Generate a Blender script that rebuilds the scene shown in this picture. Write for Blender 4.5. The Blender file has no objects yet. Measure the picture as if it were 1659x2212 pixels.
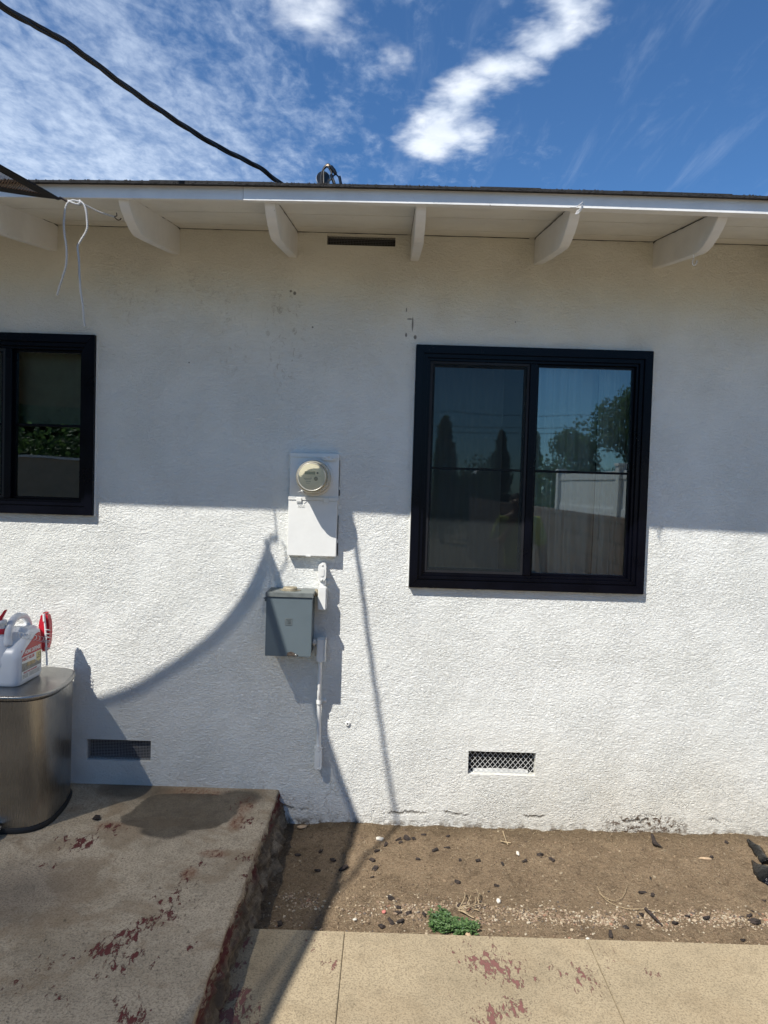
import bpy, bmesh, math, random
from mathutils import Vector, Matrix, noise
R = math.radians
random.seed(7)
scene = bpy.context.scene
col = scene.collection

# ------------------------------------------------------------------ camera
F_PX, W_PX, H_PX = 1533.0, 1659.0, 2212.0
CAM = Vector((0.0, -3.607, 1.75))
PITCH, YAW, ROLL = R(-2.0), R(0.2), R(1.72)
fw = Vector((-math.sin(YAW)*math.cos(PITCH), math.cos(YAW)*math.cos(PITCH), math.sin(PITCH)))
r0 = Vector((math.cos(YAW), math.sin(YAW), 0)); u0 = r0.cross(fw)
cx = math.cos(ROLL)*r0 + math.sin(ROLL)*u0
cy = -math.sin(ROLL)*r0 + math.cos(ROLL)*u0
cd = bpy.data.cameras.new('camera'); cam = bpy.data.objects.new('camera', cd); col.objects.link(cam)
m = Matrix((cx, cy, -fw)).transposed().to_4x4(); m.translation = CAM
cam.matrix_world = m
cd.sensor_fit = 'VERTICAL'; cd.sensor_height = 36.0; cd.lens = F_PX/H_PX*36.0
cd.clip_start = 0.05; cd.clip_end = 2000
scene.camera = cam
def ray(u, v): return (u-829.5)/F_PX*cx - (v-1106)/F_PX*cy + fw
def W(u, v, y=0.0):                       # point of the place on the plane y seen at (u, v) of the photograph
    d = ray(u, v); return CAM + d*((y-CAM.y)/d.y)
def G(u, v, z=0.0):
    d = ray(u, v); return CAM + d*((z-CAM.z)/d.z)

# ------------------------------------------------------------------ light and exposure
SUN = Vector((-.88, -1.0, 1.725)).normalized()
sd = bpy.data.lights.new('sun', 'SUN'); sd.energy = 4.05; sd.angle = R(0.53); sd.color = (1.0, 0.955, 0.88)
so = bpy.data.objects.new('sun', sd); col.objects.link(so)
so.rotation_euler = SUN.to_track_quat('Z', 'Y').to_euler(); so.location = (-6, -6, 12)
vs = scene.view_settings
vs.view_transform = 'Standard'; vs.look = 'None'; vs.gamma = 1.0; vs.use_curve_mapping = False
vs.exposure = 0.67

# ------------------------------------------------------------------ node helper
class NT:
    def __init__(s, tree): s.t = tree; s.n = tree.nodes; s.l = tree.links
    def add(s, typ, **kw):
        n = s.n.new(typ)
        for k, v in kw.items(): setattr(n, k, v)
        return n
    def put(s, sock, v):
        if hasattr(v, 'is_output'): s.l.new(v, sock)
        elif v is not None: sock.default_value = v
    def m(s, op, a, b=None, c=None, clamp=False):
        n = s.add('ShaderNodeMath', operation=op, use_clamp=clamp)
        s.put(n.inputs[0], a); s.put(n.inputs[1], b); s.put(n.inputs[2], c)
        return n.outputs[0]
    def ss(s, x, lo, hi, a=0.0, b=1.0):
        n = s.add('ShaderNodeMapRange', interpolation_type='SMOOTHSTEP')
        s.put(n.inputs['Value'], x); s.put(n.inputs['From Min'], lo); s.put(n.inputs['From Max'], hi)
        s.put(n.inputs['To Min'], a); s.put(n.inputs['To Max'], b); return n.outputs[0]
    def mix(s, f, a, b, mode='MIX'):
        n = s.add('ShaderNodeMix', data_type='RGBA', blend_type=mode)
        s.put(n.inputs[0], f); s.put(n.inputs[6], c4(a)); s.put(n.inputs[7], c4(b)); return n.outputs[2]
    def noise(s, vec, scale, detail=2, rough=.5, dist=0.0, lac=2.0):
        n = s.add('ShaderNodeTexNoise')
        s.put(n.inputs['Vector'], vec); s.put(n.inputs['Scale'], scale); s.put(n.inputs['Detail'], detail)
        s.put(n.inputs['Roughness'], rough); s.put(n.inputs['Distortion'], dist); s.put(n.inputs['Lacunarity'], lac)
        return n.outputs[0]
    def vor(s, vec, scale, feature='F1', out='Distance', rnd=1.0):
        n = s.add('ShaderNodeTexVoronoi', feature=feature)
        s.put(n.inputs['Vector'], vec); s.put(n.inputs['Scale'], scale); s.put(n.inputs['Randomness'], rnd)
        return n.outputs[out]
    def xyz(s, vec):
        n = s.add('ShaderNodeSeparateXYZ'); s.put(n.inputs[0], vec); return n.outputs
    def comb(s, x, y, z):
        n = s.add('ShaderNodeCombineXYZ'); s.put(n.inputs[0], x); s.put(n.inputs[1], y); s.put(n.inputs[2], z); return n.outputs[0]
    def map(s, vec, scale=(1,1,1), rot=(0,0,0), loc=(0,0,0)):
        n = s.add('ShaderNodeMapping'); s.put(n.inputs[0], vec)
        n.inputs['Location'].default_value = loc; n.inputs['Rotation'].default_value = rot; n.inputs['Scale'].default_value = scale
        return n.outputs[0]
    def bump(s, h, dist, strength=1.0, nrm=None):
        n = s.add('ShaderNodeBump'); s.put(n.inputs['Height'], h); n.inputs['Distance'].default_value = dist
        n.inputs['Strength'].default_value = strength
        if nrm is not None: s.put(n.inputs['Normal'], nrm)
        return n.outputs[0]
    def blob(s, X, Y, x, y, r, ry=None):       # 1 at the centre, 0 at the rim
        ry = ry or r
        dx = s.m('DIVIDE', s.m('SUBTRACT', X, x), r); dy = s.m('DIVIDE', s.m('SUBTRACT', Y, y), ry)
        d = s.m('SQRT', s.m('ADD', s.m('MULTIPLY', dx, dx), s.m('MULTIPLY', dy, dy)))
        return s.m('SUBTRACT', 1.0, d, clamp=True)
def c4(c):
    if hasattr(c, 'is_output'): return c
    return (*c, 1.0) if len(c) == 3 else c

# ------------------------------------------------------------------ sky
world = bpy.data.worlds.new('World'); scene.world = world; world.use_nodes = True
t = NT(world.node_tree); t.n.clear()
sky = t.add('ShaderNodeTexSky', sky_type='NISHITA', sun_disc=False)
sky.sun_elevation = math.asin(SUN.z); sky.sun_rotation = math.atan2(SUN.x, SUN.y)
sky.altitude = 300; sky.air_density = 1.0; sky.dust_density = 0.3; sky.ozone_density = 2.2
D = t.add('ShaderNodeTexCoord').outputs['Generated']
X, Y, Z = t.xyz(D)
Zc = t.m('MAXIMUM', Z, 0.06)
U = t.m('DIVIDE', X, Zc); V = t.m('DIVIDE', Y, Zc)
P = t.comb(U, V, 0.0)
w1 = t.noise(P, 3.0, 5, .6); w2 = t.noise(t.map(P, loc=(7, 3, 1)), 3.0, 5, .6)
Uw = t.m('ADD', U, t.m('MULTIPLY', t.m('SUBTRACT', w1, .5), .26)); Vw = t.m('ADD', V, t.m('MULTIPLY', t.m('SUBTRACT', w2, .5), .38))
# one large puffy cloud with a trailing plume
b = None
for (x, y, rx, ry, k) in ((.12, 2.03, .15, .25, 1.15), (.20, 2.04, .11, .20, .90), (.17, 1.88, .13, .20, 1.0), (.25, 1.72, .13, .17, .9), (.31, 1.60, .13, .15, .95), (.35, 1.5, .12, .14, .85), (-.18, 1.56, .20, .17, .62), (-.02, 1.72, .09, .15, .48)):
    e = t.m('MULTIPLY', t.blob(Uw, Vw, x, y, rx*1.0, ry*1.08), k)
    b = e if b is None else t.m('MAXIMUM', b, e)
puff_n = t.noise(P, 6.5, 7, .56, .25)
puff = t.ss(t.m('ADD', t.m('MULTIPLY', b, 1.5), t.m('MULTIPLY', t.m('SUBTRACT', puff_n, .5), 1.9)), .18, 1.35)
puff = t.m('MULTIPLY', puff, t.ss(b, .0, .2))
# thin rippled sheet of small clouds on the left
Pr = t.map(P, rot=(0, 0, R(24)), scale=(1.3, .85, 1))
a1 = t.noise(Pr, 6.5, 9, .62, .3); a2 = t.noise(P, 1.3, 4, .55); a3 = t.noise(t.map(P, rot=(0, 0, R(-12)), scale=(1.35, .9, 1)), 21.0, 6, .6, .3)
left = t.ss(U, .45, -.75)
sheet = t.m('ADD', t.m('ADD', t.m('MULTIPLY', a1, .5), t.m('MULTIPLY', a3, .30)), t.m('MULTIPLY', a2, .35))
sheet = t.m('ADD', sheet, t.m('MULTIPLY', left, .17))
thin = t.m('MULTIPLY', t.ss(sheet, .60, .95), t.ss(U, .95, .15, .05, .62))
front = t.ss(V, .5, 1.2)
low = t.m('MULTIPLY', t.ss(U, -.15, -.9), t.ss(V, 1.5, 2.3))
thin = t.m('ADD', thin, t.m('MULTIPLY', low, .22), clamp=True)
streak = t.m('MULTIPLY', t.ss(t.noise(t.map(P, rot=(0, 0, R(-22)), scale=(3.2, .6, 1)), 2.6, 7, .6, .4), .52, .8), .16)
thin = t.m('MULTIPLY', t.m('ADD', thin, streak, clamp=True), front)
skyc = t.mix(1.0, sky.outputs[0], (.47, .75, 1.0), 'MULTIPLY')
hs = t.add('ShaderNodeHueSaturation'); hs.inputs['Saturation'].default_value = 1.0; t.l.new(skyc, hs.inputs['Color']); skyc = hs.outputs[0]
skyc = t.mix(1.0, skyc, (.084, .084, .084), 'MULTIPLY')
cl = t.mix(thin, skyc, (.50, .58, .70))
shade = t.ss(puff_n, .3, .72)
cl = t.mix(t.m('MULTIPLY', puff, .93), cl, t.mix(shade, (.50, .56, .65), (.66, .70, .76)))
bg = t.add('ShaderNodeBackground'); bg.inputs[1].default_value = 1.0
t.l.new(cl, bg.inputs[0]); out = t.add('ShaderNodeOutputWorld'); t.l.new(bg.outputs[0], out.inputs[0])

# ------------------------------------------------------------------ materials
def newmat(name):
    mt = bpy.data.materials.new(name); mt.use_nodes = True
    t = NT(mt.node_tree); bs = t.n['Principled BSDF']
    return mt, t, bs
def P_(t): return t.add('ShaderNodeTexCoord').outputs['Object']
def Wp(t): return t.add('ShaderNodeNewGeometry').outputs['Position']
def plain(name, c, rough=.5, metal=0.0, var=.12, vs_=6.0, bump=0.0, bs_=60.0, spec=.5, coat=0.0):
    mt, t, bs = newmat(name); p = Wp(t)
    n = t.noise(p, vs_, 5, .6)
    dark = tuple(x*(1-var) for x in c); lite = tuple(min(1, x*(1+var)) for x in c)
    t.l.new(t.mix(t.ss(n, .3, .7), dark, lite), bs.inputs['Base Color'])
    t.put(bs.inputs['Roughness'], t.ss(n, .2, .8, rough*.85, min(1, rough*1.15)))
    bs.inputs['Metallic'].default_value = metal; bs.inputs['Specular IOR Level'].default_value = spec
    bs.inputs['Coat Weight'].default_value = coat
    if bump: t.l.new(t.bump(t.noise(p, bs_, 4, .6), bump), bs.inputs['Normal'])
    return mt

def stucco():
    mt, t, bs = newmat('stucco'); p = Wp(t); X, Y, Z = t.xyz(p)
    q = t.map(p, rot=(0, R(22), 0), scale=(.62, 1, 1.15))
    big = t.noise(p, 3.0, 4, .55)
    n1 = t.noise(q, 112, 3, .6, 1.4)
    n2 = t.noise(t.map(q, rot=(0, R(-40), 0)), 64, 3, .55, 1.0)
    n3 = t.noise(p, 260, 2, .5)
    v = t.vor(t.map(q, loc=(3, 0, 1)), 115, 'SMOOTH_F1')
    ridge = t.ss(n1, .36, .62)
    amp = t.m('MULTIPLY', t.ss(big, .3, .7, .6, 1.15), t.ss(Z, 1.95, 1.25, .75, 1.0))
    h = t.m('ADD', t.m('ADD', t.m('MULTIPLY', ridge, .55), t.m('MULTIPLY', n2, .8)), t.m('ADD', t.m('MULTIPLY', v, .55), t.m('MULTIPLY', n3, .34)))
    h = t.m('MULTIPLY', h, amp)
    # trowelled unevenness and the crack lines near the ground
    wav = t.m('ADD', t.m('MULTIPLY', t.noise(p, 5.0, 4, .6), 2.8), t.m('MULTIPLY', t.noise(p, 18.0, 3, .6), .8))
    h = t.m('ADD', h, wav)
    line = t.m('ADD', .075, t.m('MULTIPLY', t.m('SUBTRACT', t.noise(t.comb(X, 0.0, 0.0), 5, 6, .75), .5), .14))
    crk = t.ss(t.m('ABSOLUTE', t.m('SUBTRACT', Z, line)), .011, .001)
    gate = t.ss(t.noise(t.comb(X, 3.0, 0.0), 2.7, 3, .6), .50, .56)
    crk = t.m('MULTIPLY', crk, gate)
    ring = t.ss(t.m('ABSOLUTE', t.m('SUBTRACT', t.noise(t.map(p, loc=(5, 0, 2)), 2.3, 5, .7), .5)), .006, .001)
    ring = t.m('MULTIPLY', ring, t.ss(Z, .40, .12))
    h = t.m('SUBTRACT', h, t.m('MULTIPLY', t.m('ADD', crk, t.m('MULTIPLY', ring, .35)), 1.9))
    t.l.new(t.bump(h, .0046, 1.0), bs.inputs['Normal'])
    c = t.mix(t.ss(t.noise(p, 2.0, 5, .6), .35, .7), (.81, .815, .775), (.755, .76, .715))
    # splash-back soil tint near the ground, drip stains, worn places
    low = t.m('MULTIPLY', t.ss(t.m('ADD', Z, t.m('MULTIPLY', t.noise(p, 3.2, 4, .6), .5)), .95, .15), t.ss(X, -.1, 1.3, .16, .46))
    c = t.mix(low, c, (.62, .54, .40))
    bounce_stain = t.m('MULTIPLY', t.ss(t.m('ADD', Z, t.m('MULTIPLY', t.noise(p, 2.6, 5, .65), .7)), 2.75, 3.15), .42)  # warm bounce light under the eave put into the paint colour, plus some staining
    c = t.mix(bounce_stain, c, (.78, .73, .56))
    c = t.mix(t.m('MULTIPLY', t.ss(Z, .07, -.01), t.ss(t.noise(p, 25, 4, .7), .42, .62)), c, (.16, .12, .08))
    flake = t.blob(X, Z, 1.39, .045, .26, .075)
    c = t.mix(t.m('MULTIPLY', t.ss(flake, 0, .4), t.ss(t.noise(p, 45, 4, .7), .47, .58)), c, (.13, .09, .06))
    c = t.mix(t.m('MULTIPLY', crk, .55), c, (.17, .15, .12))
    st = t.noise(t.map(p, scale=(1, 1, .8)), 26, 6, .72, 1.5)
    for (x, z, rx, rz, k) in ((-.54, 2.52, .13, .40, .55), (-.80, 2.50, .16, .30, .3), (-1.0, 2.72, .25, .12, .35), (-1.30, 2.66, .18, .2, .3), (.30, 2.42, .10, .10, .25), (-.33, 2.36, .12, .16, .2)):
        k1 = t.m('MULTIPLY', t.m('MULTIPLY', t.ss(t.blob(X, Z, x, z, rx, rz), 0, .6), t.ss(st, .53, .68)), k)
        c = t.mix(k1, c, (.30, .25, .17))
    for (x, z, rx, rz) in ((-.515, 2.722, .008, .008), (-.495, 2.712, .010, .012), (.103, 2.575, .0055, .045), (.088, 2.60, .018, .005), (.072, 2.52, .007, .014), (.07, 2.645, .004, .014), (-.40, 2.545, .006, .006), (.118, 2.51, .010, .014), (-1.02, 2.35, .005, .005), (.62, 2.60, .004, .004)):
        c = t.mix(t.m('MULTIPLY', t.ss(t.blob(X, Z, x, z, rx, rz), 0, .5), .75), c, (.06, .055, .045))
    t.l.new(c, bs.inputs['Base Color']); bs.inputs['Roughness'].default_value = .85; bs.inputs['Specular IOR Level'].default_value = .25
    return mt

def paint_wood(name='painted_wood', c=(.78, .78, .76)):
    mt, t, bs = newmat(name); p = Wp(t)
    g = t.noise(t.map(p, scale=(1, 8, 8)), 6, 4, .6)
    n = t.noise(p, 4, 5, .65)
    cc = t.mix(t.ss(n, .35, .7), c, tuple(x*.88 for x in c))
    ch = t.m('MULTIPLY', t.ss(t.noise(p, 38, 5, .75), .66, .72), t.ss(t.noise(p, 7, 3), .5, .62))
    cc = t.mix(ch, cc, (.17, .14, .10))
    t.l.new(cc, bs.inputs['Base Color']); bs.inputs['Roughness'].default_value = .5
    t.l.new(t.bump(t.m('ADD', g, t.m('MULTIPLY', t.noise(p, 90, 3), .5)), .0015), bs.inputs['Normal'])
    return mt

def concrete(name, base, darkc, blobs, red=(.17, .042, .034), mat_stain=False, orange=()):
    mt, t, bs = newmat(name); p = Wp(t); X, Y, Z = t.xyz(p)
    n = t.noise(p, 2.2, 6, .62); f = t.noise(p, 130, 3, .65); f2 = t.noise(p, 420, 2, .5); md = t.noise(p, 11, 6, .7, .3)
    c = t.mix(t.ss(n, .32, .70), base, darkc)
    c = t.mix(t.m('MULTIPLY', t.ss(t.noise(t.map(p, loc=(1, 1, 0)), 1.1, 5, .6), .5, .7), .4), c, tuple(x*.75 for x in darkc))
    c = t.mix(t.m('MULTIPLY', t.ss(md, .47, .72), .5), c, tuple(x*.62 for x in darkc))
    c = t.mix(t.m('MULTIPLY', t.ss(f, .48, .62), .62), c, tuple(x*.48 for x in darkc))
    c = t.mix(t.m('MULTIPLY', t.ss(t.noise(p, 210, 3, .6), .54, .62), .5), c, tuple(x*.55 for x in darkc))
    c = t.mix(t.m('MULTIPLY', t.ss(f2, .56, .70), .5), c, tuple(min(.7, x*1.35) for x in base))
    b = None
    for (x, y, r, k) in blobs:
        e = t.m('MULTIPLY', t.blob(X, Y, x, y, r*1.5), k); b = e if b is None else t.m('MAXIMUM', b, e)
    fl = t.noise(t.map(p, rot=(0, 0, R(35)), scale=(1.7, .75, 1)), 30, 9, .74, .4)
    pm = t.m('MULTIPLY', t.ss(t.m('ADD', fl, t.m('MULTIPLY', b, .21)), .63, .66), t.ss(b, 0, .12))
    pit = t.m('MULTIPLY', t.ss(t.noise(t.map(p, rot=(0, 0, R(35)), scale=(1.6, .8, 1)), 34, 7, .74), .62 if mat_stain else .66, .66 if mat_stain else .70), t.ss(t.noise(p, 3.1, 3), .40, .56))
    for (x, y, rx, ry) in orange:
        k = t.m('MULTIPLY', t.ss(t.blob(X, Y, x, y, rx, ry), 0, .7), t.ss(fl, .35, .6, .25, .8))
        c = t.mix(k, c, (.23, .10, .052))
    brn = t.m('MULTIPLY', t.ss(t.noise(t.map(p, loc=(3, 7, 0)), 4.5, 7, .68, .4), .47, .62), .55 if mat_stain else .15)
    c = t.mix(brn, c, tuple(x*k for x, k in zip(darkc, (.72, .62, .52))))
    c = t.mix(t.m('MULTIPLY', pit, .7), c, tuple(x*.35 for x in darkc))
    h = t.m('ADD', t.m('MULTIPLY', f, .6), t.m('MULTIPLY', md, 1.4))
    if mat_stain:
        wx = t.m('ADD', X, t.m('MULTIPLY', t.m('SUBTRACT', t.noise(p, 5, 4, .6), .5), .10)); wy = t.m('ADD', Y, t.m('MULTIPLY', t.m('SUBTRACT', t.noise(t.map(p, loc=(4, 4, 0)), 5, 4, .6), .5), .10))
        # a worn dark patch where a mat used to lie
        dx = t.m('DIVIDE', t.m('ABSOLUTE', t.m('SUBTRACT', t.m('ADD', wx, t.m('MULTIPLY', wy, -.18)), -.880)), .250); dy = t.m('DIVIDE', t.m('ABSOLUTE', t.m('SUBTRACT', wy, -.265)), .20)
        sq = t.m('ADD', t.m('POWER', dx, 4.0), t.m('POWER', dy, 4.0))
        st = t.ss(sq, 1.05, .80)
        st = t.m('MAXIMUM', st, t.ss(t.blob(wx, wy, -.70, -.10, .17, .12), .0, .5))
        st = t.m('MAXIMUM', st, t.m('MULTIPLY', t.ss(t.blob(wx, wy, -1.22, -.06, .26, .14), .0, .6), .75))
        st = t.m('MAXIMUM', st, t.ss(t.blob(wx, wy, -.95, -.47, .15, .07), .0, .4))
        st = t.m('MULTIPLY', st, t.ss(md, .25, .75, 1.0, .72))
        c = t.mix(t.m('MULTIPLY', st, .88), c, (.062, .052, .040))
        far = t.m('MULTIPLY', t.ss(t.blob(wx, wy, -1.35, -.98, .36, .36), .0, .9), .55)
        c = t.mix(far, c, (.075, .06, .052))
    c = t.mix(pm, c, red)
    if mat_stain:
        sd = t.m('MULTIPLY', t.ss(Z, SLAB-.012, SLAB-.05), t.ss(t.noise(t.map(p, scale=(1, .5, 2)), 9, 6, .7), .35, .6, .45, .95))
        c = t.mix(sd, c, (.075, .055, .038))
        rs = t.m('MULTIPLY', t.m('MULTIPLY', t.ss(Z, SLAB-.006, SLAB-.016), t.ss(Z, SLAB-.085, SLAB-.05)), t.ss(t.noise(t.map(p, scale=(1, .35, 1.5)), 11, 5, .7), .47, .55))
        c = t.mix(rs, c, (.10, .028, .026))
    t.l.new(c, bs.inputs['Base Color']); bs.inputs['Roughness'].default_value = .88; bs.inputs['Specular IOR Level'].default_value = .25
    h = t.m('SUBTRACT', h, t.m('MULTIPLY', pit, .7)); h = t.m('ADD', h, t.m('MULTIPLY', pm, .4))
    t.l.new(t.bump(h, .0035, 1.0), bs.inputs['Normal'])
    return mt

def dirt():
    mt, t, bs = newmat('dirt'); p = Wp(t); X, Y, Z = t.xyz(p)
    n = t.noise(p, 4, 6, .65); f = t.noise(p, 60, 6, .72, .5); s = t.noise(t.map(p, scale=(.45, 1.2, 1), rot=(0, 0, R(20))), 170, 3, .6, 1.0)
    c = t.mix(t.ss(n, .3, .7), (.33, .24, .152), (.225, .16, .10))
    c = t.mix(t.m('MULTIPLY', t.ss(t.noise(p, 9, 5, .7, .6), .52, .66), .5), c, (.10, .068, .042))
    c = t.mix(t.m('MULTIPLY', t.ss(t.noise(t.map(p, loc=(2, 5, 0)), 14, 5, .7), .55, .68), .45), c, (.31, .24, .155))
    c = t.mix(t.m('MULTIPLY', t.ss(f, .5, .66), .65), c, (.075, .048, .029))
    c = t.mix(t.m('MULTIPLY', t.ss(s, .54, .66), .7), c, (.34, .255, .16))
    c = t.mix(t.m('MULTIPLY', t.ss(t.noise(p, 300, 2, .6), .56, .66), .7), c, (.045, .03, .018))
    c = t.mix(t.m('MULTIPLY', t.ss(t.noise(t.map(p, loc=(9, 1, 0)), 120, 4, .7), .55, .64), .55), c, (.40, .32, .215))
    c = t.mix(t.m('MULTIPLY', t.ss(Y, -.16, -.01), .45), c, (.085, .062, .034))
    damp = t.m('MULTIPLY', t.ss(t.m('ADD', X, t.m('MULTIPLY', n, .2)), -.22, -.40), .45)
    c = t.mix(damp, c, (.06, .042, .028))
    t.l.new(c, bs.inputs['Base Color']); bs.inputs['Roughness'].default_value = .95; bs.inputs['Specular IOR Level'].default_value = .15
    t.l.new(t.bump(t.m('ADD', t.m('MULTIPLY', f, 1.4), s), .013, 1.0), bs.inputs['Normal'])
    return mt

def island_mat(name, stops, rough=.7, var_scale=120, bump=.001):
    mt, t, bs = newmat(name)
    g = t.add('ShaderNodeNewGeometry')
    cr = t.add('ShaderNodeValToRGB'); cr.color_ramp.interpolation = 'CONSTANT'
    el = cr.color_ramp.elements
    while len(el) < len(stops): el.new(.5)
    for i, (pos, c) in enumerate(stops): el[i].position = pos; el[i].color = (*c, 1)
    t.l.new(g.outputs['Random Per Island'], cr.inputs[0])
    n = t.noise(g.outputs['Position'], var_scale, 3, .6)
    t.l.new(t.mix(t.m('MULTIPLY', t.ss(n, .4, .7), .35), cr.outputs[0], (.1, .08, .06)), bs.inputs['Base Color'])
    bs.inputs['Roughness'].default_value = rough
    t.l.new(t.bump(n, bump), bs.inputs['Normal'])
    return mt

def window_glass():
    mt = bpy.data.materials.new('window_glass'); mt.use_nodes = True; t = NT(mt.node_tree); t.n.clear()
    o = t.add('ShaderNodeOutputMaterial'); mx = t.add('ShaderNodeMixShader')
    tr = t.add('ShaderNodeBsdfTransparent'); tr.inputs[0].default_value = (.84, .93, .92, 1)
    gl = t.add('ShaderNodeBsdfGlossy'); gl.inputs[0].default_value = (.86, .97, .98, 1); gl.inputs['Roughness'].default_value = .012
    t.l.new(t.bump(t.noise(Wp(t), 2.2, 1, .4), .0012), gl.inputs['Normal'])
    lw = t.add('ShaderNodeFresnel'); lw.inputs[0].default_value = 2.35
    t.l.new(lw.outputs[0], mx.inputs[0]); t.l.new(tr.outputs[0], mx.inputs[1]); t.l.new(gl.outputs[0], mx.inputs[2])
    t.l.new(mx.outputs[0], o.inputs[0]); return mt
def clear_plastic():
    mt = bpy.data.materials.new('aged_clear_cover'); mt.use_nodes = True; t = NT(mt.node_tree); t.n.clear()
    o = t.add('ShaderNodeOutputMaterial'); mx = t.add('ShaderNodeMixShader'); m2 = t.add('ShaderNodeMixShader')
    tr = t.add('ShaderNodeBsdfTransparent'); tr.inputs[0].default_value = (.93, .90, .80, 1)
    df = t.add('ShaderNodeBsdfDiffuse'); df.inputs[0].default_value = (.66, .63, .53, 1)
    gl = t.add('ShaderNodeBsdfGlossy'); gl.inputs[0].default_value = (1, .97, .9, 1); gl.inputs['Roughness'].default_value = .08
    lw = t.add('ShaderNodeLayerWeight'); lw.inputs[0].default_value = .35
    t.l.new(t.ss(lw.outputs['Facing'], .0, .85, .05, .62), mx.inputs[0]); t.l.new(tr.outputs[0], mx.inputs[1]); t.l.new(df.outputs[0], mx.inputs[2])
    fr = t.add('ShaderNodeFresnel'); fr.inputs[0].default_value = 1.55
    t.l.new(fr.outputs[0], m2.inputs[0]); t.l.new(mx.outputs[0], m2.inputs[1]); t.l.new(gl.outputs[0], m2.inputs[2])
    t.l.new(m2.outputs[0], o.inputs[0]); return mt
def veil(name, c, alpha, weave=None, trans=None):
    """woven cloth or mesh that lets a share of the light through"""
    mt = bpy.data.materials.new(name); mt.use_nodes = True; t = NT(mt.node_tree); t.n.clear()
    o = t.add('ShaderNodeOutputMaterial'); mx = t.add('ShaderNodeMixShader')
    tr = t.add('ShaderNodeBsdfTransparent')
    df = t.add('ShaderNodeBsdfDiffuse'); p = Wp(t)
    if weave:
        wv = t.add('ShaderNodeTexWave', bands_direction='DIAGONAL'); t.put(wv.inputs['Vector'], p); wv.inputs['Scale'].default_value = weave; wv.inputs['Distortion'].default_value = 2.0
        t.l.new(t.mix(wv.outputs[1], tuple(x*.5 for x in c), tuple(x*1.5 for x in c)), df.inputs[0])
    else: t.l.new(t.mix(t.noise(p, 3, 3), tuple(x*.85 for x in c), tuple(x*1.1 for x in c)), df.inputs[0])
    sh = df.outputs[0]
    if trans:
        tl = t.add('ShaderNodeBsdfTranslucent'); tl.inputs[0].default_value = c4(c); m2 = t.add('ShaderNodeMixShader'); m2.inputs[0].default_value = trans
        t.l.new(sh, m2.inputs[1]); t.l.new(tl.outputs[0], m2.inputs[2]); sh = m2.outputs[0]
    mx.inputs[0].default_value = alpha
    t.l.new(tr.outputs[0], mx.inputs[1]); t.l.new(sh, mx.inputs[2]); t.l.new(mx.outputs[0], o.inputs[0]); return mt

def steel():
    mt, t, bs = newmat('brushed_steel'); p = Wp(t)
    g = t.noise(t.map(p, scale=(60, 60, 1.2)), 9, 4, .6)
    n = t.noise(p, 5, 5, .6)
    t.l.new(t.mix(t.ss(n, .3, .75), (.37, .365, .358), (.29, .287, .282)), bs.inputs['Base Color'])
    bs.inputs['Metallic'].default_value = 1.0
    t.put(bs.inputs['Roughness'], t.ss(g, .3, .7, .24, .36)); bs.inputs['Anisotropic'].default_value = .85
    tg = t.add('ShaderNodeTangent', direction_type='RADIAL', axis='Z'); t.l.new(tg.outputs[0], bs.inputs['Tangent'])
    t.l.new(t.bump(g, .0003, .5), bs.inputs['Normal'])
    return mt

M = {}
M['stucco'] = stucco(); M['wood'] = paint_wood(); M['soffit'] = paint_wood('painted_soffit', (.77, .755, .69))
M['black_frame'] = plain('black_window_frame', (.0016, .002, .005), .30, var=.3, spec=.16)
M['black_gasket'] = plain('window_gasket', (.004, .004, .006), .6)
M['glass'] = window_glass()
M['fly'] = veil('fly_screen', (.030, .036, .038), .54)
M['dark_int'] = plain('room_paint', (.16, .15, .14), .9)
M['curtain'] = veil('curtain_cloth', (.78, .78, .74), .96, trans=.3)
M['blind'] = plain('blind_cloth', (.42, .45, .36), .9)
M['shingle'] = plain('asphalt_shingle', (.022, .021, .021), .95, var=.5, vs_=60, bump=.004, bs_=220)
M['wire'] = plain('galvanised_wire', (.27, .27, .28), .5, .2)
M['wire_dark'] = plain('dark_wire', (.16, .16, .165), .6)
M['wire_white'] = plain('painted_wire', (.66, .66, .64), .55)
M['vent_dark'] = plain('vent_cavity', (.012, .012, .012), .95)
M['meter_paint'] = plain('white_painted_metal', (.75, .75, .715), .42, var=.04, bump=.0008, bs_=35)
M['cover'] = clear_plastic(); M['meter_body'] = plain('meter_body', (.52, .50, .43), .38, .3, var=.15)
M['meter_face'] = plain('meter_face', (.80, .79, .72), .5, var=.04)
M['ring'] = plain('meter_ring', (.66, .65, .61), .4, .15)
M['lcd'] = plain('lcd', (.12, .15, .11), .25, var=.08); M['ink'] = plain('print', (.09, .09, .085), .6); M['black'] = plain('black_plastic', (.006, .006, .007), .3)
M['grey_steel'] = plain('grey_enamel', (.105, .135, .150), .42, var=.07, vs_=3, bump=.0005, bs_=40)
M['grey_top'] = plain('dusty_grey_enamel', (.135, .15, .145), .6, var=.2, vs_=25)
M['hub'] = plain('weathered_zinc', (.30, .26, .18), .55, .3, var=.3, vs_=40)
M['rust'] = plain('rusty_latch', (.09, .07, .055), .6, .3, var=.5, vs_=90)
M['bolt'] = plain('bolt_metal', (.6, .6, .58), .3, .9)
M['steel'] = steel(); M['rubber'] = plain('black_rubber', (.008, .008, .008), .6)
M['jug'] = plain('white_jug_plastic', (.72, .74, .76), .32, var=.05, bump=.001, bs_=14)
M['red'] = plain('red_plastic', (.50, .012, .03), .32, var=.1); M['label_red'] = plain('label_red', (.45, .012, .016), .38, var=.08)
M['label_white'] = plain('label_white', (.74, .75, .74), .4, var=.03); M['label_yellow'] = plain('label_yellow', (.68, .57, .26), .4, var=.05)
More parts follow.
